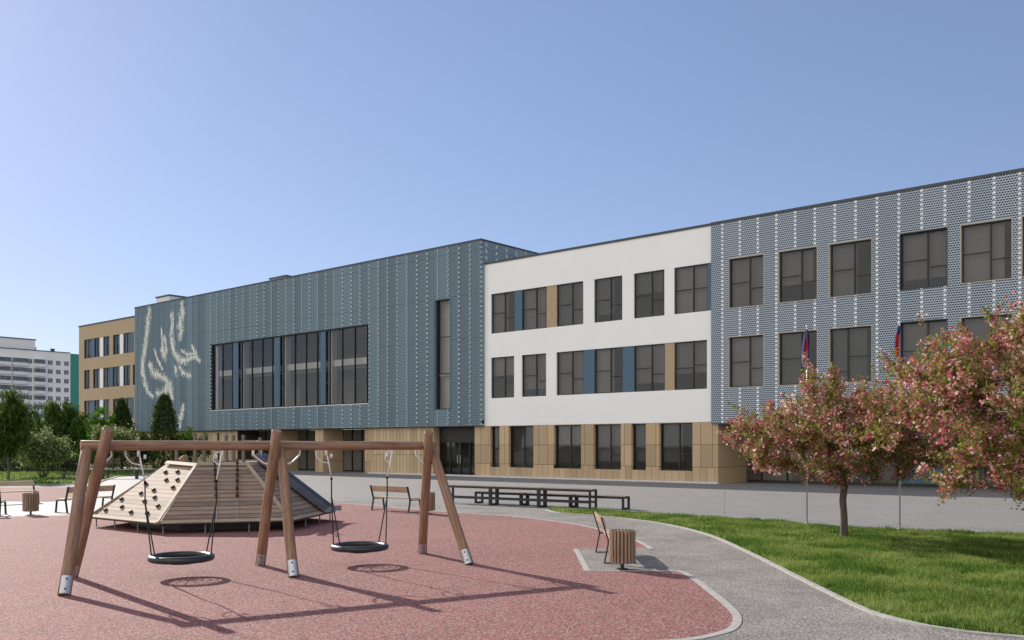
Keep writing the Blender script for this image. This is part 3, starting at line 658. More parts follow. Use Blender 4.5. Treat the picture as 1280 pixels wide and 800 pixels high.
# --- tan far wing
ty = .8
T3, T2, T1 = (12.29,14.47), (8.75,10.94), (5.17,7.40)
tw = [(-63.53,-61.62,T3),(-61.0,-59.71,T3),(-58.9,-57.3,T3),(-56.5,-55.0,T3),(-54.19,-52.6,T3),
      (-63.53,-62.02,T2),(-61.3,-59.71,T2),(-58.9,-57.2,T2),(-56.6,-55.0,T2),(-54.19,-52.58,T2),(-52.0,-51.0,T2),
      (-63.53,-61.62,T1),(-61.0,-59.71,T1),(-58.9,-57.3,T1),(-56.5,-55.0,T1),(-54.19,-52.6,T1)]
ti = [(-61.62,-61.0,T3,'blue'),(-59.71,-58.9,T3,'white'),(-55.0,-54.19,T3,'white'),(-52.6,-51.7,T3,'blue'),
      (-59.71,-58.9,T2,'white'),(-57.2,-56.6,T2,'blue'),(-55.0,-54.19,T2,'white'),
      (-61.62,-61.0,T1,'blue'),(-59.71,-58.9,T1,'white'),(-55.0,-54.19,T1,'white'),(-52.6,-51.7,T1,'blue')]
part(facade(-64.6, -49.3, 0, 16.05, ty, ty+.3, [(a,b)+z for a,b,z in tw]+[(a,b)+z for a,b,z,_ in ti]), 'tan_wall', M['tan_wall'])
for a, b, z in tw: window(a, b, z[0], z[1], ty+.08, split=.5, lt=None, rt=None, fw=.07)
for a, b, z, c in ti: part(MB().box((a+.003,ty+.04,z[0]+.003),(b-.003,ty+.22,z[1]-.003)), 'infill_panel', M[c])
part(MB().box((-64.8,ty-.02,0),(-64.6,ty+18,16.05)), 'corner_wall', M['cream'])
part(MB().box((-64.9,ty-.05,16.05),(-49.3,ty+.5,16.2)), 'roof_coping', M['coping'])
part(MB().box((-64.6,ty+.3,15.6),(-49.3,18,15.8)), 'roof', M['roof'])
part(MB().box((-64.5,ty+5,0),(-49.4,ty+5.2,15.5)).box((-64.5,ty+.4,4.0),(-49.4,ty+5,4.4)).box((-64.5,ty+.4,7.8),(-49.4,ty+5,8.2)).box((-64.5,ty+.4,11.4),(-49.4,ty+5,11.8)), 'rooms', M['room'])

# ------------------------------------------------------------------ far apartment block
M['apt'] = plain('apartment_panels', (.86,.83,.77), .85, var=.05, scale=.12)
M['apt_teal'] = plain('teal_render', (.055,.26,.215), .8, var=.06, scale=.3)
M['apt_glass'] = plain('far_glazing', (.13,.145,.16), .2, var=.5, scale=.9)
M['apt_loggia'] = plain('loggia_parapet', (.80,.79,.76), .85, var=.08, scale=.3)
ap = empty('apartment_block', (-141.6, 295, 0), R(229.37), 'distant pale panel apartment block with glazed loggias and a teal end section', 'building')
def ab(mb, n, m, p=None): return mb.build(n, m, p or ap)
ab(MB().box((0,-13,0),(75,0,31.8)), 'wall', M['apt'])
ab(MB().box((-16,-13,0),(-.02,-.1,31.7)), 'teal_wall', M['apt_teal'])
ab(MB().box((10.2,-10,31.8),(32,-1.5,35.2)), 'roof_penthouse', M['apt']); ab(MB().box((0,-13.1,31.8),(75,.12,32.05)), 'roof_coping', M['coping'])
ab(MB().box((9.9,-10.2,35.2),(32.3,-1.3,35.5)), 'penthouse_cap', M['coping'])
for x in (3.4,9.1,17.2,24): ab(MB().box((x,-4.5,32.05),(x+.9,-3.6,33.0)).box((x-.15,-4.65,33.0),(x+1.05,-3.45,33.2)), 'roof_vent', M['coping'])
for k in range(8):
    zc = 28.4-2.82*k
    for x in (1.3,3.82,6.3,12.5):
        wf = ab(MB().box((x-.78,.0,zc-.78),(x+.78,.06,zc+.78)), 'window', M['apt_loggia'])
        ab(MB().box((x-.68,.062,zc-.68),(x-.05,.09,zc+.68)).box((x+.05,.062,zc-.68),(x+.68,.09,zc+.68)), 'pane', M['apt_glass'], wf)
    for a, b in ((7.97,11.3),(13.3,17.5),(18.1,22.5)):
        lo = ab(MB().box((a,.0,zc-1.6),(b,.9,zc-.62)).box((a,.0,zc+.72),(b,.9,zc+.9)), 'loggia', M['apt_loggia'])
        mb = MB(); nn = 5
        for q in range(nn):
            xa = a+.08+(b-a-.1)*q/nn; mb.box((xa,.1,zc-.61),(xa+(b-a)/nn-.13,.8,zc+.71))
        ab(mb, 'pane', M['apt_glass'], lo)
for k in range(12): ab(MB().box((-.05,.001,31.6-2.82*k),(75,.02,31.66-2.82*k)), 'panel_joint', M['room'])

# ------------------------------------------------------------------ nest swing set
swg = empty('swing_frame', (-4.12, 16.17, 0), 0, 'brown round timber swing frame with three A shaped leg pairs and one long beam', 'swing frame')
SB = (-4.12, 16.17, 0); u = Vector((.856,.517,0)); nd = Vector((.517,-.856,0))
A1 = Vector((-6.64,14.65,0)); A2 = Vector((-4.12,16.17,0)); A3 = Vector((-1.6,17.69,0)); HZ = Vector((0,0,H))
rod('beam', A1-u*.20+HZ, A3+u*.12+HZ, .082, .080, M['log'], swg, 20, SB, 15, .002)
legs = [((-6.55,13.46),A1-u*.125+Vector((0,0,2.14)),0),((-7.33,15.33),A1+u*.11+nd*.17+HZ,1),
        ((-3.64,15.33),A2+u*.06+Vector((0,0,2.14)),0),((-4.62,16.87),A2-u*.10+nd*.17+HZ,1),
        ((-0.80,16.98),A3+u*.07+Vector((0,0,2.14)),0),((-1.83,18.74),A3-u*.10+nd*.17+HZ,1)]
for (fx, fy), top, over in legs:
    foot = Vector((fx, fy, .015))
    if over: top = top+(top-foot)*(.25/2.2)
    l = rod('leg', foot, top, .092, .086, M['log'], swg, 18, SB)
    sh = MB(); ang = 0
    d = (Vector(top)-foot); rotm = l.rotation_euler.to_matrix().inverted()
    vdir = rotm @ Vector((-fx*.9, -fy, 0)).normalized(); q0 = math.atan2(vdir.y, vdir.x)
    nseg = 7; vs = []; rr = .099
    for j in range(nseg+1):
        q = q0+(-.80+1.6*j/nseg)
        for z in (-.005, .27): vs.append((rr*math.cos(q), rr*math.sin(q), z))
    b0 = len(vs); vs += [(x*.93, y*.93, z) for x, y, z in vs]
    fs = [(2*j,2*j+2,2*j+3,2*j+1) for j in range(nseg)]+[(2*j+1,2*j+3,b0+2*j+3,b0+2*j+1) for j in range(nseg)]+[(0,1,b0+1,b0),(2*nseg,b0+2*nseg,b0+2*nseg+1,2*nseg+1)]
    sh.add(vs, fs); so = sh.build('metal_shoe', M['galv'], l)
    bm_ = MB()
    for z in (.06, .215): bm_.ball((.101*math.cos(q0), .101*math.sin(q0), z), .016, 8, 4)
    bm_.build('bolt', M['steel'], l)
def brace(o, t0, t1, t2, t3, dz, dn=-.0):
    b = Vector(SB)
    P = [o+u*t0+Vector((0,0,2.13)), o+u*t0+Vector((0,0,2.13-dz*.38)), o+u*t1+Vector((0,0,2.13-dz)), o+u*t2+Vector((0,0,2.13-dz)), o+u*t3+Vector((0,0,2.13-dz*.38)), o+u*t3+Vector((0,0,2.13))]
    P = crom3(P, 4); mb = MB(); mb.tube([p+nd*dn-b for p in P], .016, 8); mb.build('brace', M['whitetube'], swg, smooth=True)
def crom3(P, n):
    out = []
    for a, b in zip(P[:-1], P[1:]):
        for k in range(n): out.append(a.lerp(b, k/n))
    out.append(P[-1]); sm = [out[0]]+[(out[i-1]+out[i]*2+out[i+1])/4 for i in range(1, len(out)-1)]+[out[-1]]
    return sm
brace(A1, -.08, -.08, .02, .24, .31); brace(A2, -.42, -.22, .22, .40, .26); brace(A3, -.28, -.10, .10, .12, .28)

def nest(t, o, label, hs):
    c = o+u*t; base = Vector((c.x, c.y, 0))
    r = empty('nest_swing', base, 0, label, 'swing', 'round nest swings hanging from the beam')
    zc, RR = .335, .475
    rg = MB(); rg.tube([(RR*math.cos(2*math.pi*i/40), RR*math.sin(2*math.pi*i/40), zc) for i in range(40)], .058, 12, closed=True)
    rg.build('ring', M['rubber'], r, smooth=True)
    nb = MB()
    def sag(q): return zc-.01-.10*(1-(q/RR)**2)
    for q in (.09,.19,.29,.38):
        nb.tube([(q*math.cos(2*math.pi*i/24), q*math.sin(2*math.pi*i/24), sag(q)) for i in range(24)], .009, 5, closed=True)
    for i in range(12):
        a = 2*math.pi*i/12; nb.tube([(q*math.cos(a), q*math.sin(a), sag(q)) for q in (.02,.12,.22,.32,.42,.47)], .009, 5)
    nb.build('net', M['rope'], r)
    for s in (-1, 1):
        hk = u*(s*hs)+Vector((0,0,2.12)); mid = u*(s*(hs-.10))+Vector((0,0,1.60))
        cb = MB(); cb.tube([hk, hk.lerp(mid,.5)+nd*.01, mid], .013, 7)
        cb.tube([hk+Vector((0,0,.02)), hk-Vector((0,0,.10))], .026, 8); cb.tube([mid+Vector((0,0,.45)), mid+Vector((0,0,.38))], .022, 8)
        loop = [hk+u*(s*.0), hk+u*(-s*.13)+Vector((0,0,-.06)), hk+u*(-s*.15)+Vector((0,0,-.17)), hk+u*(-s*.07)+Vector((0,0,-.25)), hk.lerp(mid,.46)] if s > 0 else [hk+u*(-.20), hk+u*(-.19)+Vector((0,0,-.10)), hk+u*(-.10)+Vector((0,0,-.21)), hk.lerp(mid,.46)]
        cb.tube(crom3(loop, 4), .011, 6)
        cb.build('cord', M['cord'], r, smooth=True)
        for k in (-1, 1):
            a = math.atan2(u.y*s, u.x*s)+k*.36
            e = Vector((RR*math.cos(a), RR*math.sin(a), zc+.05)); f2 = mid+Vector((0,0,-.33))
            rb_ = MB(); rb_.tube([mid+Vector((0,0,.01)), f2+nd*.008*k, e], .0115, 6)
            rb_.ball(mid, .026, 8, 4); rb_.ball(e, .022, 8, 4)
            rb_.build('rope', M['rope'], r)
nest(1.32, A1, 'black round nest swing in front of the wooden climbing pyramid', .67)
nest(1.535, A2, 'black round nest swing hanging over bare red rubber between middle and right legs', .645)

# ------------------------------------------------------------------ climbing pyramid
CB = Vector((-8.2, 26.0, 0))
cf = empty('climbing_pyramid', CB, 0, 'low six sided climbing pyramid of pale boards with black holds, ropes and a steel slide', 'climbing frame')
Bq = [Vector(p) for p in ((-11.39,24.8,.27),(-8.66,22.6,.27),(-5.63,23.64,.27),(-5.2,27.1,.27),(-7.9,29.4,.27),(-11.1,28.2,.27))]
Tq = [Vector(p) for p in ((-9.6,25.7,1.73),(-8.41,24.6,1.73),(-7.17,25.0,1.73),(-7.02,26.3,1.73),(-8.1,27.3,1.73),(-9.4,26.9,1.73))]
def panel(i):
    j = (i+1) % 6; p0, p1, p2, p3 = Bq[i], Bq[j], Tq[j], Tq[i]
    X = (p1-p0).normalized(); N_ = X.cross(p3-p0).normalized(); Y = N_.cross(X)
    m4 = Matrix((X, Y, N_)).transposed().to_4x4(); m4.translation = p0-CB
    inv = Matrix((X, Y, N_))
    L = [inv@(p-p0) for p in (p0,p1,p2,p3)]
    mb = MB(); q = [(v.x, v.y) for v in L]; mb.prism(q, -.05, 0)
    o = mb.build('side_panel', M['plank'], cf); o.matrix_local = m4
    # boards framing the panel
    for a, b, wd in ((0,1,.045),(3,2,.06),(1,2,.05)):
        A, B_ = L[a], L[b]; d = (B_-A).normalized(); nn = Vector((-d.y, d.x, 0)); off = nn*wd*(1 if a == 0 else (-1 if a == 3 else 1))
        t = MB(); mid = (A+B_)/2; t.obox(Vector((-(B_-A).length/2+.03,0,0)), Vector(((B_-A).length/2-.03,0,0)), Vector((0,wd,0)), Vector((0,0,.014)))
        tb = t.build('trim_board', M['plank_trim'], o)
        tb.location = mid+off+Vector((0,0,.014+.002*a)); tb.rotation_euler = (0,0,math.atan2(d.y, d.x))
    return o, inv, p0
pan = [panel(i) for i in range(6)]
o, inv, p0 = pan[0]
for h in HOLDS:
    l = inv@(Vector(h)-p0); hb = MB(); hb.ball((0,0,0), .075, 10, 6, (1,.8,.55)); ho = hb.build('climbing_hold', M['hold'], o, smooth=True); ho.location = (l.x, l.y, .02)
mb = MB(); mb.prism([(p.x-CB.x, p.y-CB.y) for p in Tq], 1.66, 1.70); mb.build('deck', M['plank_trim'], cf)
lp = []
for i in range(6):
    lp += [Bq[i].lerp(CB+Vector((0,0,.27)), .05), Bq[i].lerp(Bq[(i+1)%6], .33).lerp(CB+Vector((0,0,.27)), .03), Bq[i].lerp(Bq[(i+1)%6], .67).lerp(CB+Vector((0,0,.27)), .03)]
for p in lp:
    q = p-CB; mb = MB(); mb.tube([(q.x,q.y,0),(q.x,q.y,.30)], .018, 8); mb.build('leg', M['leg_steel'], cf)
# added dark shade core, slide, ropes, posts
s0 = Tq[2].lerp(Tq[3], .55)-CB; s1 = Bq[2].lerp(Bq[3], .74)-CB
X = (s1-s0).normalized(); W_ = (Bq[3]-Bq[2]).normalized(); N_ = W_.cross(X).normalized()
if N_.z < 0: N_ = -N_
mb = MB(); a = s0+N_*.10-X*.12; b = s1+N_*.10
mb.obox(a, b, W_*.26, N_*.012)
for sgn in (-1, 1):
    mb.obox(a+W_*.27*sgn+N_*.07, b+W_*.27*sgn+N_*.07, W_*.018, N_*.085)
run = Vector((X.x, X.y, 0)).normalized()
mb.obox(b-N_*.0, b+run*.30+Vector((0,0,.02)), W_*.26, Vector((0,0,.012)))
for sgn in (-1, 1): mb.obox(b+W_*.27*sgn+Vector((0,0,.05)), b+run*.30+W_*.27*sgn+Vector((0,0,.06)), W_*.018, Vector((0,0,.07)))
mb.build('slide', M['slide'], cf)
hb = MB(); hc = [a+W_*.33*math.cos(q)+Vector((0,0,.02+.42*math.sin(q))) for q in np.linspace(0, math.pi, 13)]; hb.tube(hc, .024, 8); hb.build('slide_hoop', M['galv'], cf, smooth=True)
o1, inv1, p1_ = pan[1]
for tx in (.335, .78):
    top = Tq[1].lerp(Tq[2], tx); bot = Bq[1].lerp(Bq[2], .42 if tx < .5 else .57)
    l0 = inv1@(top-p1_); l1 = inv1@(bot-p1_); mb = MB(); e = l0.lerp(l1, .62)
    mb.tube([l0+Vector((0,.06,.10)), l0+Vector((0,0,.05)), l0.lerp(l1,.3)+Vector((0,0,.035)), e+Vector((0,0,.03))], .016, 7)
    for q in (.02,.14,.22,.33,.46,.58): c = l0.lerp(l1, q); mb.ball((c.x, c.y, .045), .042, 8, 5)
    mb.build('climbing_rope', M['rope'], o1)
    mb = MB(); mb.tube([e+Vector((0,0,.03)), l1+Vector((0,.02,.02))], .006, 6); mb.build('steel_cable', M['galv'], o1)
for x, y, hgt in ((-9.25,26.85,2.52),(-9.05,27.05,2.52),(-8.42,27.1,2.5),(-8.22,27.15,2.5),(-7.85,26.9,2.5),(-7.2,26.3,2.42),(-9.55,26.2,2.3)):
    rod('post', (x,y,1.6), (x,y,hgt), .055, .052, M['post'], cf, 12, CB, 5)
mb = MB()
for z in (2.33, 2.12): mb.obox(Vector((-7.85,26.9,z))-CB, Vector((-7.2,26.3,z))-CB, Vector((.02,.02,0)), Vector((0,0,.03)))
mb.build('rail', M['post'], cf)
mb = MB(); mb.obox(Vector((-9.25,26.85,2.28))-CB, Vector((-8.22,27.15,2.28))-CB, Vector((.02,.02,0)), Vector((0,0,.035))); mb.build('rail', M['post'], cf)
rod('ramp_beam', (-13.1,30.4,.10), (-9.55,26.9,1.86), .09, .085, M['log'], cf, 14, CB, 5)
mb = MB(); mb.prism([((p.x-CB.x)*.70, (p.y-CB.y)*.70) for p in Bq], .012, .24); mb.build('shade_core', M['steel'], cf)  # dark solid put under the open base to imitate its black shade

# ------------------------------------------------------------------ benches and bins
def make_bench(n=1.8):
    r = empty('park_bench'); Lh = n/2
    sb = MB()
    for k, y in enumerate((.05,.185,.32)): sb.box((-Lh,y,.435),(Lh,y+.118,.472))
    sb.build('seat', M['bench_wood'], r, bevel=.006)
    bk = MB(); 
    bk.obox(Vector((-Lh,-.075,.75)), Vector((Lh,-.075,.75)), Vector((0,.018,-.004)), Vector((0,-.028,.095))); bk.build('backrest', M['bench_wood'], r, bevel=.006)
    for s in (-1, 1):
        x = s*(Lh-.06 if False else Lh-.02); f = MB(); hx = Vector((.031,0,0))
        def bar(a, b, w_=.013):
            a = Vector((x,)+a); b = Vector((x,)+b); d = (b-a).normalized(); f.obox(a, b, hx, Vector((0,-d.z,d.y))*w_)
        bar((-.135,.86),(0,.42)); bar((.005,.425),(-.075,.012)); bar((-.02,.405),(.46,.405),.013); bar((.44,.42),(.50,.012)); bar((-.09,.012),(.52,.012),.009)
        f.build('side_frame', M['steel'], r)
    return r
def place_bench(o, x, y, dx, dy, label):   # x,y is a back foot end, (dx,dy) the way it faces
    o.location = (x, y, 0); o.rotation_euler = (0, 0, math.atan2(-dx, dy)); tag(o, label, 'bench', 'timber benches round the playground')
B0 = make_bench()
def mid(a, b): return ((a[0]+b[0])/2, (a[1]+b[1])/2)
place_bench(B0, 1.80, 18.05, 1, .0, 'pale lit wooden bench beside the slatted bin at the curved grey path')
for (x, y, dx, dy, lab) in ((-4.02, 30.68, .63, .777, 'brown wooden bench behind the right nest swing, facing the open plaza'),
                            (-14.1, 30.7, -.88, .47, 'brown wooden bench just left of the climbing pyramid, partly behind the left swing leg'),
                            (-19.15, 35.05, .70, -.70, 'wooden bench behind the far left slatted bin, its backrest against the lawn'),
                            (-16.95, 28.75, -.2, .98, 'wooden bench nearly cut off by the left picture edge')):
    b = copy_tree(B0); place_bench(b, x, y, dx, dy, lab)
def make_bin():
    r = empty('litter_bin'); sl_ = MB(); n = 22
    for i in range(n):
        a = 2*math.pi*i/n; c = Vector((.222*math.cos(a), .222*math.sin(a), 0)); t = Vector((-math.sin(a), math.cos(a), 0)); rr = c.normalized()
        sl_.obox(c+Vector((0,0,.13)), c+Vector((0,0,.70)), t*.0215, rr*.012)
    sl_.build('slatted_casing', M['bin_wood'], r)
    ln = MB(); ln.tube([(0,0,.12),(0,0,.16)], .205, 20); ln.tube([(0,0,.16),(0,0,.66)], [.2,.2], 20, caps=False); ln.build('liner', M['steel'], r, smooth=False)
    hp = MB()
    for z in (.25,.60): hp.tube([(.2085*math.cos(2*math.pi*i/24), .2085*math.sin(2*math.pi*i/24), z) for i in range(24)], .008, 6, closed=True)
    hp.build('hoop', M['steel'], r)
    ft = MB(); ft.tube([(0,0,.012),(0,0,.14)], .032, 10); ft.tube([(0,0,.009),(0,0,.02)], .10, 16); ft.build('foot', M['steel'], r)
    return r
N0 = make_bin(); N0.location = (1.96, 16.35, 0); tag(N0, 'round wooden slatted litter bin in front of the pale bench by the path', 'litter bin', 'slatted litter bins')
for x, y, lab in ((-2.70, 29.5, 'wooden slatted litter bin behind the right swing legs, beside the plaza bench'), (-15.25, 29.15, 'wooden slatted litter bin on glare-bright paving between two benches at far left')):
    b = copy_tree(N0); b.location = (x, y, 0); b.rotation_euler = (0,0,1.1); tag(b, lab)
# tiered seats: frames of square tube with timber tops
def tier(L, h, mods, d=.42, shelf=True):
    r = empty('tiered_seat'); hw = .034
    for k in range(mods):
        x0 = L*k/mods+.03; x1 = L*(k+1)/mods-.03
        for x in (x0, x1):
            f = MB(); q = Vector((hw,0,0)); w_ = Vector((0,hw,0))
            for y in (-d/2, d/2): f.obox((x,y,0),(x,y,h), q, w_)
            f.obox((x,-d/2,.03),(x,d/2,.03), q*.98, Vector((0,0,hw))); f.obox((x,-d/2,h-.03),(x,d/2,h-.03), q*.98, Vector((0,0,hw)))
            f.build('leg_frame', M['steel'], r)
        f = MB()
        for y in (-d/2, d/2): f.obox((x0,y,h-.031),(x1,y,h-.031), Vector((0,hw*.97,0)), Vector((0,0,hw*1.25)))
        if shelf:
            for y in (-d/2, d/2): f.obox((x0,y,h*.36),(x1,y,h*.36), Vector((0,hw*.97,0)), Vector((0,0,hw)))
        f.build('rail', M['steel'], r)
        t = MB()
        for j in range(3): t.box((x0-.02,-d/2+.02+j*(d-.04)/3,h-.035),(x1+.02,-d/2+.02+(j+1)*(d-.04)/3-.012,h+.004))
        t.build('seat_board', M['bench_wood'], r)
    return r
th = math.atan2(31.62-35.14, 2.83+2.29); p = Vector((-2.42, 35.3)); bk_ = Vector((-math.sin(th), math.cos(th)))
t1 = tier(6.35, .68, 3); t1.location = (p.x, p.y, 0); t1.rotation_euler = (0,0,th); tag(t1, 'long high black framed tier of seating with timber top on the plaza', 'seating', 'tiered seating on the plaza')
p2 = p+Vector((math.cos(th), math.sin(th)))*.95+bk_*.62
t2 = tier(6.35, .44, 3, .42, False); t2.location = (p2.x, p2.y, 0); t2.rotation_euler = (0,0,th); tag(t2, 'long low black framed tier of seating just behind the high tier', 'seating', 'tiered seating on the plaza')
t3 = tier(3.6, .62, 2, .6, False); t3.location = (-26.6, 60.5, 0); t3.rotation_euler = (0,0,.25); tag(t3, 'black framed bench table on glare-bright paving by the far lawn', 'table', 'bench tables by the far lawn')
t4 = tier(2.4, .42, 2, .5, False); t4.location = (-28.6, 58.6, 0); t4.rotation_euler = (0,0,.25); tag(t4, 'low black framed seat left of the far bench table', 'seating')

# ------------------------------------------------------------------ flagpoles and post
def flag(base, top, zf, lab, sd):
    r = empty('flagpole', base, 0, lab, 'flagpole', 'flagpoles at the back edge of the lawn')
    mb = MB(); mb.tube([(0,0,0),(0,0,top*.5),(0,0,top)], [.022,.019,.014], 10); mb.tube([(0,0,0),(0,0,.03)], .06, 12); mb.ball((0,0,top+.03), .035, 8, 5); mb.build('pole', M['galv'], r, smooth=True)
    rr = random.Random(sd); n = 11; rows = 14; mb = MB(); vs = []
    for k in range(rows+1):
        v = k/rows; half = .03+.075*math.sin(min(1, v*1.35)*math.pi*.62)*(1-.25*v)
        for i in range(n+1):
            s_ = i/n; zz = zf[1]-(zf[1]-zf[0])*v*(.86+.14*math.cos(s_*9+sd))
            vs.append((-.03+half*(s_*2-1)+.02*math.sin(v*5+sd), .05*math.sin(s_*15+v*2+sd)*(.4+v), zz))
    for k in range(rows):
        for i in range(n):
            s_ = (i+.5)/n; v = (k+.5)/rows
            c = 0 if v < .22 else (1 if (.30 if sd == 1 else .02) < s_-.10*math.sin(v*4) < (.66 if sd == 1 else .70) and v < .9 else 0)
            mb.add([vs[k*(n+1)+i], vs[k*(n+1)+i+1], vs[(k+1)*(n+1)+i+1], vs[(k+1)*(n+1)+i]], [(0,1,2,3)], c)
    o = mb.build('flag', [M['flag_blue'], M['flag_red']], r, smooth=True)
    sd_ = o.modifiers.new('thickness', 'SOLIDIFY'); sd_.thickness = .004
flag((8.28, 25.82, 0), 5.52, (4.30, 5.46), 'thin flagpole with limp blue and red flag, left one, beside the crab apple trunk', 1)
flag((10.16, 24.10, 0), 5.40, (4.22, 5.34), 'thin flagpole with limp red and blue flag, right one, rising behind the blossom', 2)
mb = MB(); mb.tube([(0,0,0),(0,0,.82)], .018, 10); mb.tube([(0,0,.82),(0,0,.84)], .024, 10); mb.tube([(0,0,0),(0,0,.02)], .05, 12)
po = mb.build('marker_post', M['galv'], loc=(6.27, 27.2, 0)); tag(po, 'thin bare grey post at the lawn edge below the tan wall corner', 'post')

# ------------------------------------------------------------------ trees
def leafcloud(name, cen, ln, wd, mats, mi, parent, up=.0, flat=0.0):
    n = len(cen); a = rng.normal(size=(n,3)); a[:,2] += up; a /= np.linalg.norm(a, axis=1)[:,None]
    b = rng.normal(size=(n,3)); b -= a*(a*b).sum(1)[:,None]; b /= np.linalg.norm(b, axis=1)[:,None]
    l = (ln*rng.uniform(.7,1.3,n))[:,None]*.5; w_ = (wd*rng.uniform(.7,1.3,n))[:,None]*.5
    V = np.stack([cen-a*l, cen+b*w_, cen+a*l, cen-b*w_], 1)
    return np_mesh(name, V.reshape(-1,3), np.arange(n*4).reshape(n,4), mi, mats, parent)
def skeleton(trunk, targets, rtip, power, wob=.12):
    """trunk: list of points; every target is joined to the nearest wood by a bent twig"""
    nodes = [Vector(p) for p in trunk]; par = [i-1 for i in range(len(trunk))]
    top = Vector(trunk[-1]); lim = max(1, len(trunk)-2)
    arr = np.zeros((len(targets)*3+len(trunk), 3)); 
    for i, p in enumerate(nodes): arr[i] = p
    arr[:lim] = 1e6
    for t in sorted(targets, key=lambda q: (Vector(q)-top).length):
        t = Vector(t); k = len(nodes)
        d = np.linalg.norm(arr[:k]-np.array(t), axis=1); bonus = np.array([0.0]); i = int(np.argmin(d))
        a = nodes[i]; L = (t-a).length
        if L > .25:
            m_ = a.lerp(t, .5)+Vector((random.gauss(0,1),random.gauss(0,1),random.gauss(0,1)+.5))*L*wob
            nodes.append(m_); par.append(i); arr[k] = m_; i = k; k += 1
        nodes.append(t); par.append(i); arr[k] = t
    cnt = [0]*len(nodes); kids = [0]*len(nodes)
    for i in range(len(nodes)-1, 0, -1):
        if cnt[i] == 0: cnt[i] = 1
        cnt[par[i]] += cnt[i]
    rad = [rtip*max(1, c)**power for c in cnt]
    return nodes, par, rad
def wood_mesh(name, nodes, par, rad, m, parent, ntrunk, sides=6):
    mb = MB()
    mb.tube([nodes[i] for i in range(ntrunk)], [rad[i]*(1.6 if i == 0 else 1.4-.12*i/ntrunk) for i in range(ntrunk)], 12, caps=False)
    for i in range(ntrunk, len(nodes)):
        j = par[i]; mb.tube([nodes[j], nodes[i]], [max(rad[i], min(rad[j], rad[i]*1.5)), rad[i]], sides if rad[i] > .012 else 4, caps=False)
    return mb.build(name, m, parent, smooth=True)
M['lf_a'] = leafm('crab_leaf_green', (.24,.275,.06), .42); M['lf_b'] = leafm('crab_leaf_bronze', (.28,.165,.07), .4)
M['fl_a'] = leafm('blossom_rose', (.58,.235,.225), .36); M['fl_b'] = leafm('blossom_pale', (.82,.52,.50), .38); M['fl_c'] = leafm('blossom_deep', (.42,.115,.125), .33)
def crab(name, loc, cr, rad3, trunk, nt_, per, label, seed, lsize, clip=None):
    random.seed(seed); r = empty(name, loc, 0, label, 'tree', 'pink blossoming crab apple trees')
    T = []
    while len(T) < nt_:
        d = Vector((random.gauss(0,1),random.gauss(0,1),random.gauss(0,1))).normalized()
        q = random.random()**.42; rz = rad3[2] if d.z > 0 else rad3[3]
        ns = 1+.32*noise.noise(d*1.9+Vector((seed,0,0)))+.14*noise.noise(d*5+Vector((0,seed,0)))
        p = Vector((d.x*rad3[0], d.y*rad3[1], d.z*rz))*q*ns+Vector(cr)
        if clip and clip(p): continue
        if noise.noise(p*1.05+Vector((seed*3,1,5))) < -.06: continue     # open gaps through the crown
        T.append(p)
    nodes, par, rd = skeleton(trunk, T, .0045, .52)
    # upright and outward shoots
    n0 = len(nodes); tips = [i for i in range(len(trunk), n0)]
    for i in random.sample(tips, int(nt_*.55)):
        p = nodes[i]; o_ = (p-Vector(cr)).normalized(); d = (o_*.6+Vector((random.gauss(0,.35),random.gauss(0,.35),.75+random.gauss(0,.25)))).normalized()
        nodes.append(p+d*random.uniform(.22,.68)); par.append(i); rd.append(.003)
    wood_mesh('trunk', nodes, par, rd, M['bark'], r, len(trunk))
    cen = []
    for i in range(len(trunk), len(nodes)):
        if rd[i] > .03: continue
        a, b = nodes[par[i]], nodes[i]; k = per if i < n0 else int(per*.75)
        t = rng.uniform(.15, 1.08, k); sp = rng.normal(0, .075 if i < n0 else .04, (k,3))
        cen.append(np.array(a)[None]*(1-t)[:,None]+np.array(b)[None]*t[:,None]+sp)
    cen = np.concatenate(cen); cl = np.array([noise.noise(Vector(c)*2.1+Vector((seed,2,2))) for c in cen])
    fl = rng.random(len(cen)) < .30
    lc = cen[~fl]; leafcloud('crown', lc, lsize*.95, lsize*.45, [M['lf_a'],M['lf_b']], (rng.random(len(lc)) < .34).astype(int), r, up=.3)
    # umbels: a dozen petals packed round one point, each umbel with its own tone
    uc = cen[fl]; uc = uc[rng.random(len(uc)) < .165+.18*cl[fl]]; kp = 8
    tone_ = np.repeat(rng.random(len(uc))+.25*np.array([noise.noise(Vector(c)*1.2) for c in uc]), kp)
    fc = np.repeat(uc, kp, 0)+rng.normal(0, .052, (len(uc)*kp,3)); q = tone_+rng.normal(0, .16, len(fc))
    leafcloud('blossom', fc, lsize*.84, lsize*.74, [M['fl_a'],M['fl_b'],M['fl_c']], np.where(q < .42, 0, np.where(q < .70, 1, 2)), r)
    return r
crab('crab_apple', (7.94,22.0,0), (-.05,0,2.40), (2.4,2.2,1.36,1.15), [(0,0,0),(.01,.02,.45),(-.03,0,.9),(.03,.03,1.3),(.0,.05,1.75)], 430, 62, 'smaller pink crab apple tree with its bare trunk standing in the lawn', 4, .085)
crab('crab_apple', (11.4,17.4,0), (-.95,-.1,3.15), (3.85,3.1,1.85,1.95), [(0,0,0),(.02,.02,.5),(-.05,0,1.0),(.0,.05,1.45),(-.1,.02,1.9)], 760, 66, 'larger pink crab apple tree cut by the right picture edge, trunk out of view', 9, .085, lambda p: p.z > (3.0+(p.x+4.4)*.9 if p.x < -3.2 else 4.1+(p.x+3.2)*.38))

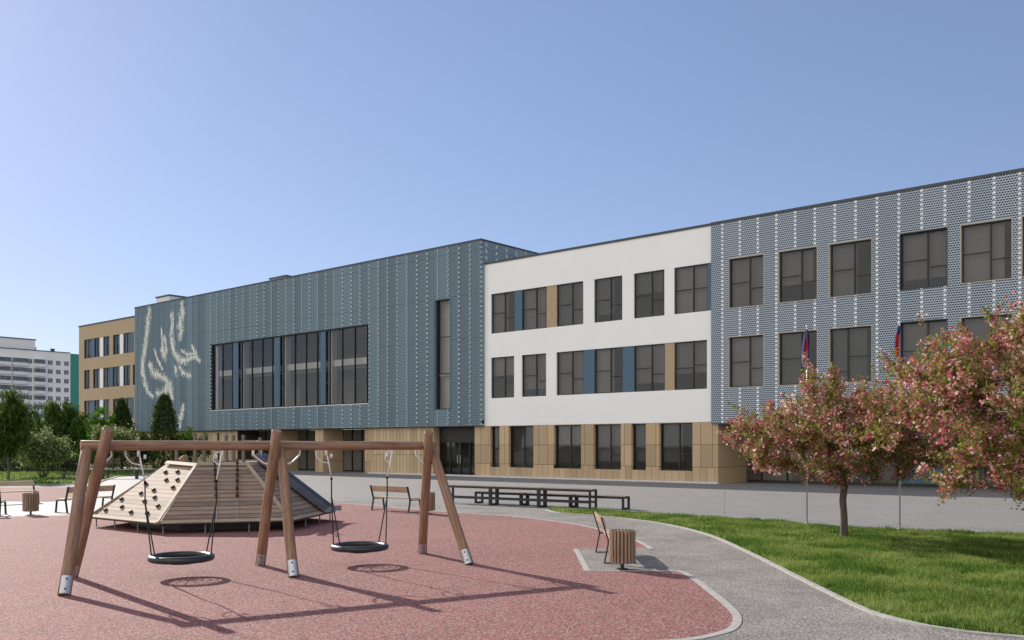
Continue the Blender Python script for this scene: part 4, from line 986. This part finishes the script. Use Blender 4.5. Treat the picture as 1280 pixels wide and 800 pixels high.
GM = {'dark': [leafm('leaf_dark', (.055,.10,.025), .4), leafm('leaf_dark_light', (.12,.18,.045), .4)],
      'mid': [leafm('leaf_mid', (.07,.13,.025), .35), leafm('leaf_mid_light', (.15,.22,.05), .35)],
      'pale': [leafm('leaf_pale', (.12,.18,.04), .4), leafm('blossom_cream', (.42,.44,.26), .35)],
      'bright': [leafm('leaf_bright', (.08,.18,.025), .4), leafm('leaf_bright_light', (.14,.26,.04), .4)],
      'conifer': [leafm('needle_dark', (.034,.062,.018), .25), leafm('needle_olive', (.08,.11,.03), .25)],
      'grey': [leafm('grey_green_blade', (.06,.085,.045), .3), leafm('lavender_spike', (.13,.13,.11), .3)]}
def broad(name, loc, h, rad, zb, kind, label, seed, n=110, per=42, ls=.20, stems=1, hang=0, group=None, share=.35):
    random.seed(seed); r = empty(name, loc, 0, label, 'tree' if stems == 1 else 'shrub', group)
    cz = (h+zb)/2; rz = (h-zb)/2; T = []
    while len(T) < n:
        d = Vector((random.gauss(0,1),random.gauss(0,1),random.gauss(0,1))).normalized(); q = random.random()**.45
        ns = 1+.38*noise.noise(d*2.0+Vector((seed,0,0)))
        p = Vector((d.x*rad, d.y*rad, d.z*rz))*q*ns+Vector((0,0,cz))
        if p.z < zb*.8 or noise.noise(p*.9+Vector((seed,7,0))) < -.28: continue
        T.append(p)
    th_ = max(zb*.9, .3)
    tr = [(0,0,0),(.02,.03,th_*.5),(-.02,0,th_),(.02,.02,th_+.35*(h-zb))]
    nodes, par, rd = skeleton(tr, T, .008, .5)
    if stems > 1:
        mb = MB()
        for s_ in range(stems):
            a = 2*math.pi*s_/stems+seed; mb.tube([(.15*math.cos(a),.15*math.sin(a),0),(.4*math.cos(a),.4*math.sin(a),th_*.6),(rad*.45*math.cos(a),rad*.45*math.sin(a),cz)], [.05,.04,.015], 7)
        mb.build('stem', M['bark'], r, smooth=True)
    wood_mesh('trunk', nodes, par, rd, M['bark'], r, len(tr))
    k = per; cen = []
    for i in range(len(tr), len(nodes)):
        t = rng.uniform(.1, 1.1, k); a, b = np.array(nodes[par[i]]), np.array(nodes[i]); s_ = rng.normal(0, .17, (k,3))
        if hang: s_[:,2] -= np.abs(rng.normal(0, .35, k))
        cen.append(a*(1-t)[:,None]+b*t[:,None]+s_)
    cen = np.concatenate(cen); cen = cen[cen[:,2] > .1]
    leafcloud('crown', cen, ls*(1.7 if hang else 1), ls*(.35 if hang else .6), GM[kind], (rng.random(len(cen)) < share).astype(int), r, up=-2.0 if hang else .2)
    return r
def conifer(loc, h, rad, label, seed, n=7000, ls=.22, kind='conifer', pw=.75):
    random.seed(seed); r = empty('conifer', loc, 0, label, 'tree', 'clipped conifers by the school wall')
    mb = MB(); mb.tube([(0,0,0),(0,0,h*.5),(0,0,h*.95)], [.11,.07,.015], 8); mb.build('trunk', M['bark'], r, smooth=True)
    v = rng.random(n)**.8; a = rng.uniform(0, 2*np.pi, n)
    prof = rad*np.minimum(1, ((1-v)*1.25)**pw)*(np.minimum(1, .55+v*4))
    cl = np.array([noise.noise(Vector((math.cos(q)*2.2, math.sin(q)*2.2, z*h*.9+seed))) for q, z in zip(a, v)])
    q = prof*(1+.55*cl)*rng.uniform(.35,1.12,n)**.4
    cen = np.c_[q*np.cos(a), q*np.sin(a), .15+v*(h-.15)]+rng.normal(0,.11,(n,3))
    leafcloud('crown', cen, ls, ls*.35, GM[kind], (rng.random(n) < .4).astype(int), r, up=1.4)
    return r
def px(p, Y): return (p-640)/F*Y
gt = 'trees and shrubs on the far lawn'
broad('tree', (-32.2,58.8,0), 5.9, 1.6, 1.7, 'dark', 'slender dark drooping tree with a thin trunk on the far lawn at left', 21, 120, 46, .2, 1, 1, gt)
broad('tree', (px(74,76),76,0), 6.3, 1.75, 1.2, 'dark', 'dark bushy tree below the teal end of the apartment block', 22, 130, 46, .22, 1, 1, gt)
broad('shrub', (px(54,63.3),63.3,0), 3.35, 2.05, .75, 'pale', 'wide pale flowering shrub on the lawn left of the swing beam', 23, 150, 46, .17, 4, 0, gt, .42)
broad('shrub', (px(141,72),72,0), 3.75, 1.75, 1.75, 'pale', 'pale flowering shrub on bare stems above the left end of the swing beam', 24, 110, 44, .17, 4, 0, gt, .42)
broad('shrub', (px(124,78),78,0), 5.3, 2.2, .3, 'bright', 'bright green shrub under the tan school wing', 25, 130, 46, .2, 3, 0, gt)
broad('shrub', (px(238,78),78,0), 3.6, 1.7, .6, 'mid', 'mid green shrub right of the tall conifer by the school wall', 26, 110, 42, .2, 3, 0, gt)
broad('shrub', (px(178,80),80,0), 3.3, 1.2, .8, 'dark', 'small dark shrub between the two conifers', 27, 80, 42, .2, 3, 0, gt)
conifer((px(152,79),79,0), 6.1, 1.55, 'broad dark conifer in front of the tan school wing', 31, 8000, .22)
conifer((px(205,77),77,0), 6.35, 1.15, 'narrow ovate conifer standing before the white mural', 32, 8500, .22, 'conifer', .42)
for i, (p, Y, h_, ra, k_, lab) in enumerate(((6,92,5.6,2.2,'dark','dark tree behind the hedge at the left picture edge'),(38,96,5.0,2.2,'mid','mid green tree behind the wide pale shrub'),(84,98,5.2,2.0,'dark','dark tree in the gap between pale shrub and tan wing'),
        (110,100,4.8,1.8,'dark','low dark tree at the foot of the tan wing corner'))):
    broad('tree', (px(p,Y),Y,0), h_, ra, .6, k_, lab, 40+i, 120, 44, .26, 1, 0, gt)
hd = empty('hedge', (px(40,77),77,0), 0, 'low grey green ornamental grass hedge along the back of the far lawn', 'hedge')
n = 9000; cen = np.c_[rng.uniform(-16,4.2,n), rng.uniform(-.7,.7,n), rng.random(n)**.7*1.15]
leafcloud('foliage', cen, .42, .06, GM['grey'], (rng.random(n) < .35).astype(int), hd, up=3.0)
hd2 = empty('hedge', (px(20,80),80,0), 0, 'taller dark hedge in shade behind the grass hedge', 'hedge')
n = 9000; cen = np.c_[rng.uniform(-24,6.5,n), rng.uniform(-.9,.9,n), rng.random(n)**.8*2.1]
leafcloud('foliage', cen, .26, .16, GM['dark'], (rng.random(n) < .3).astype(int), hd2)
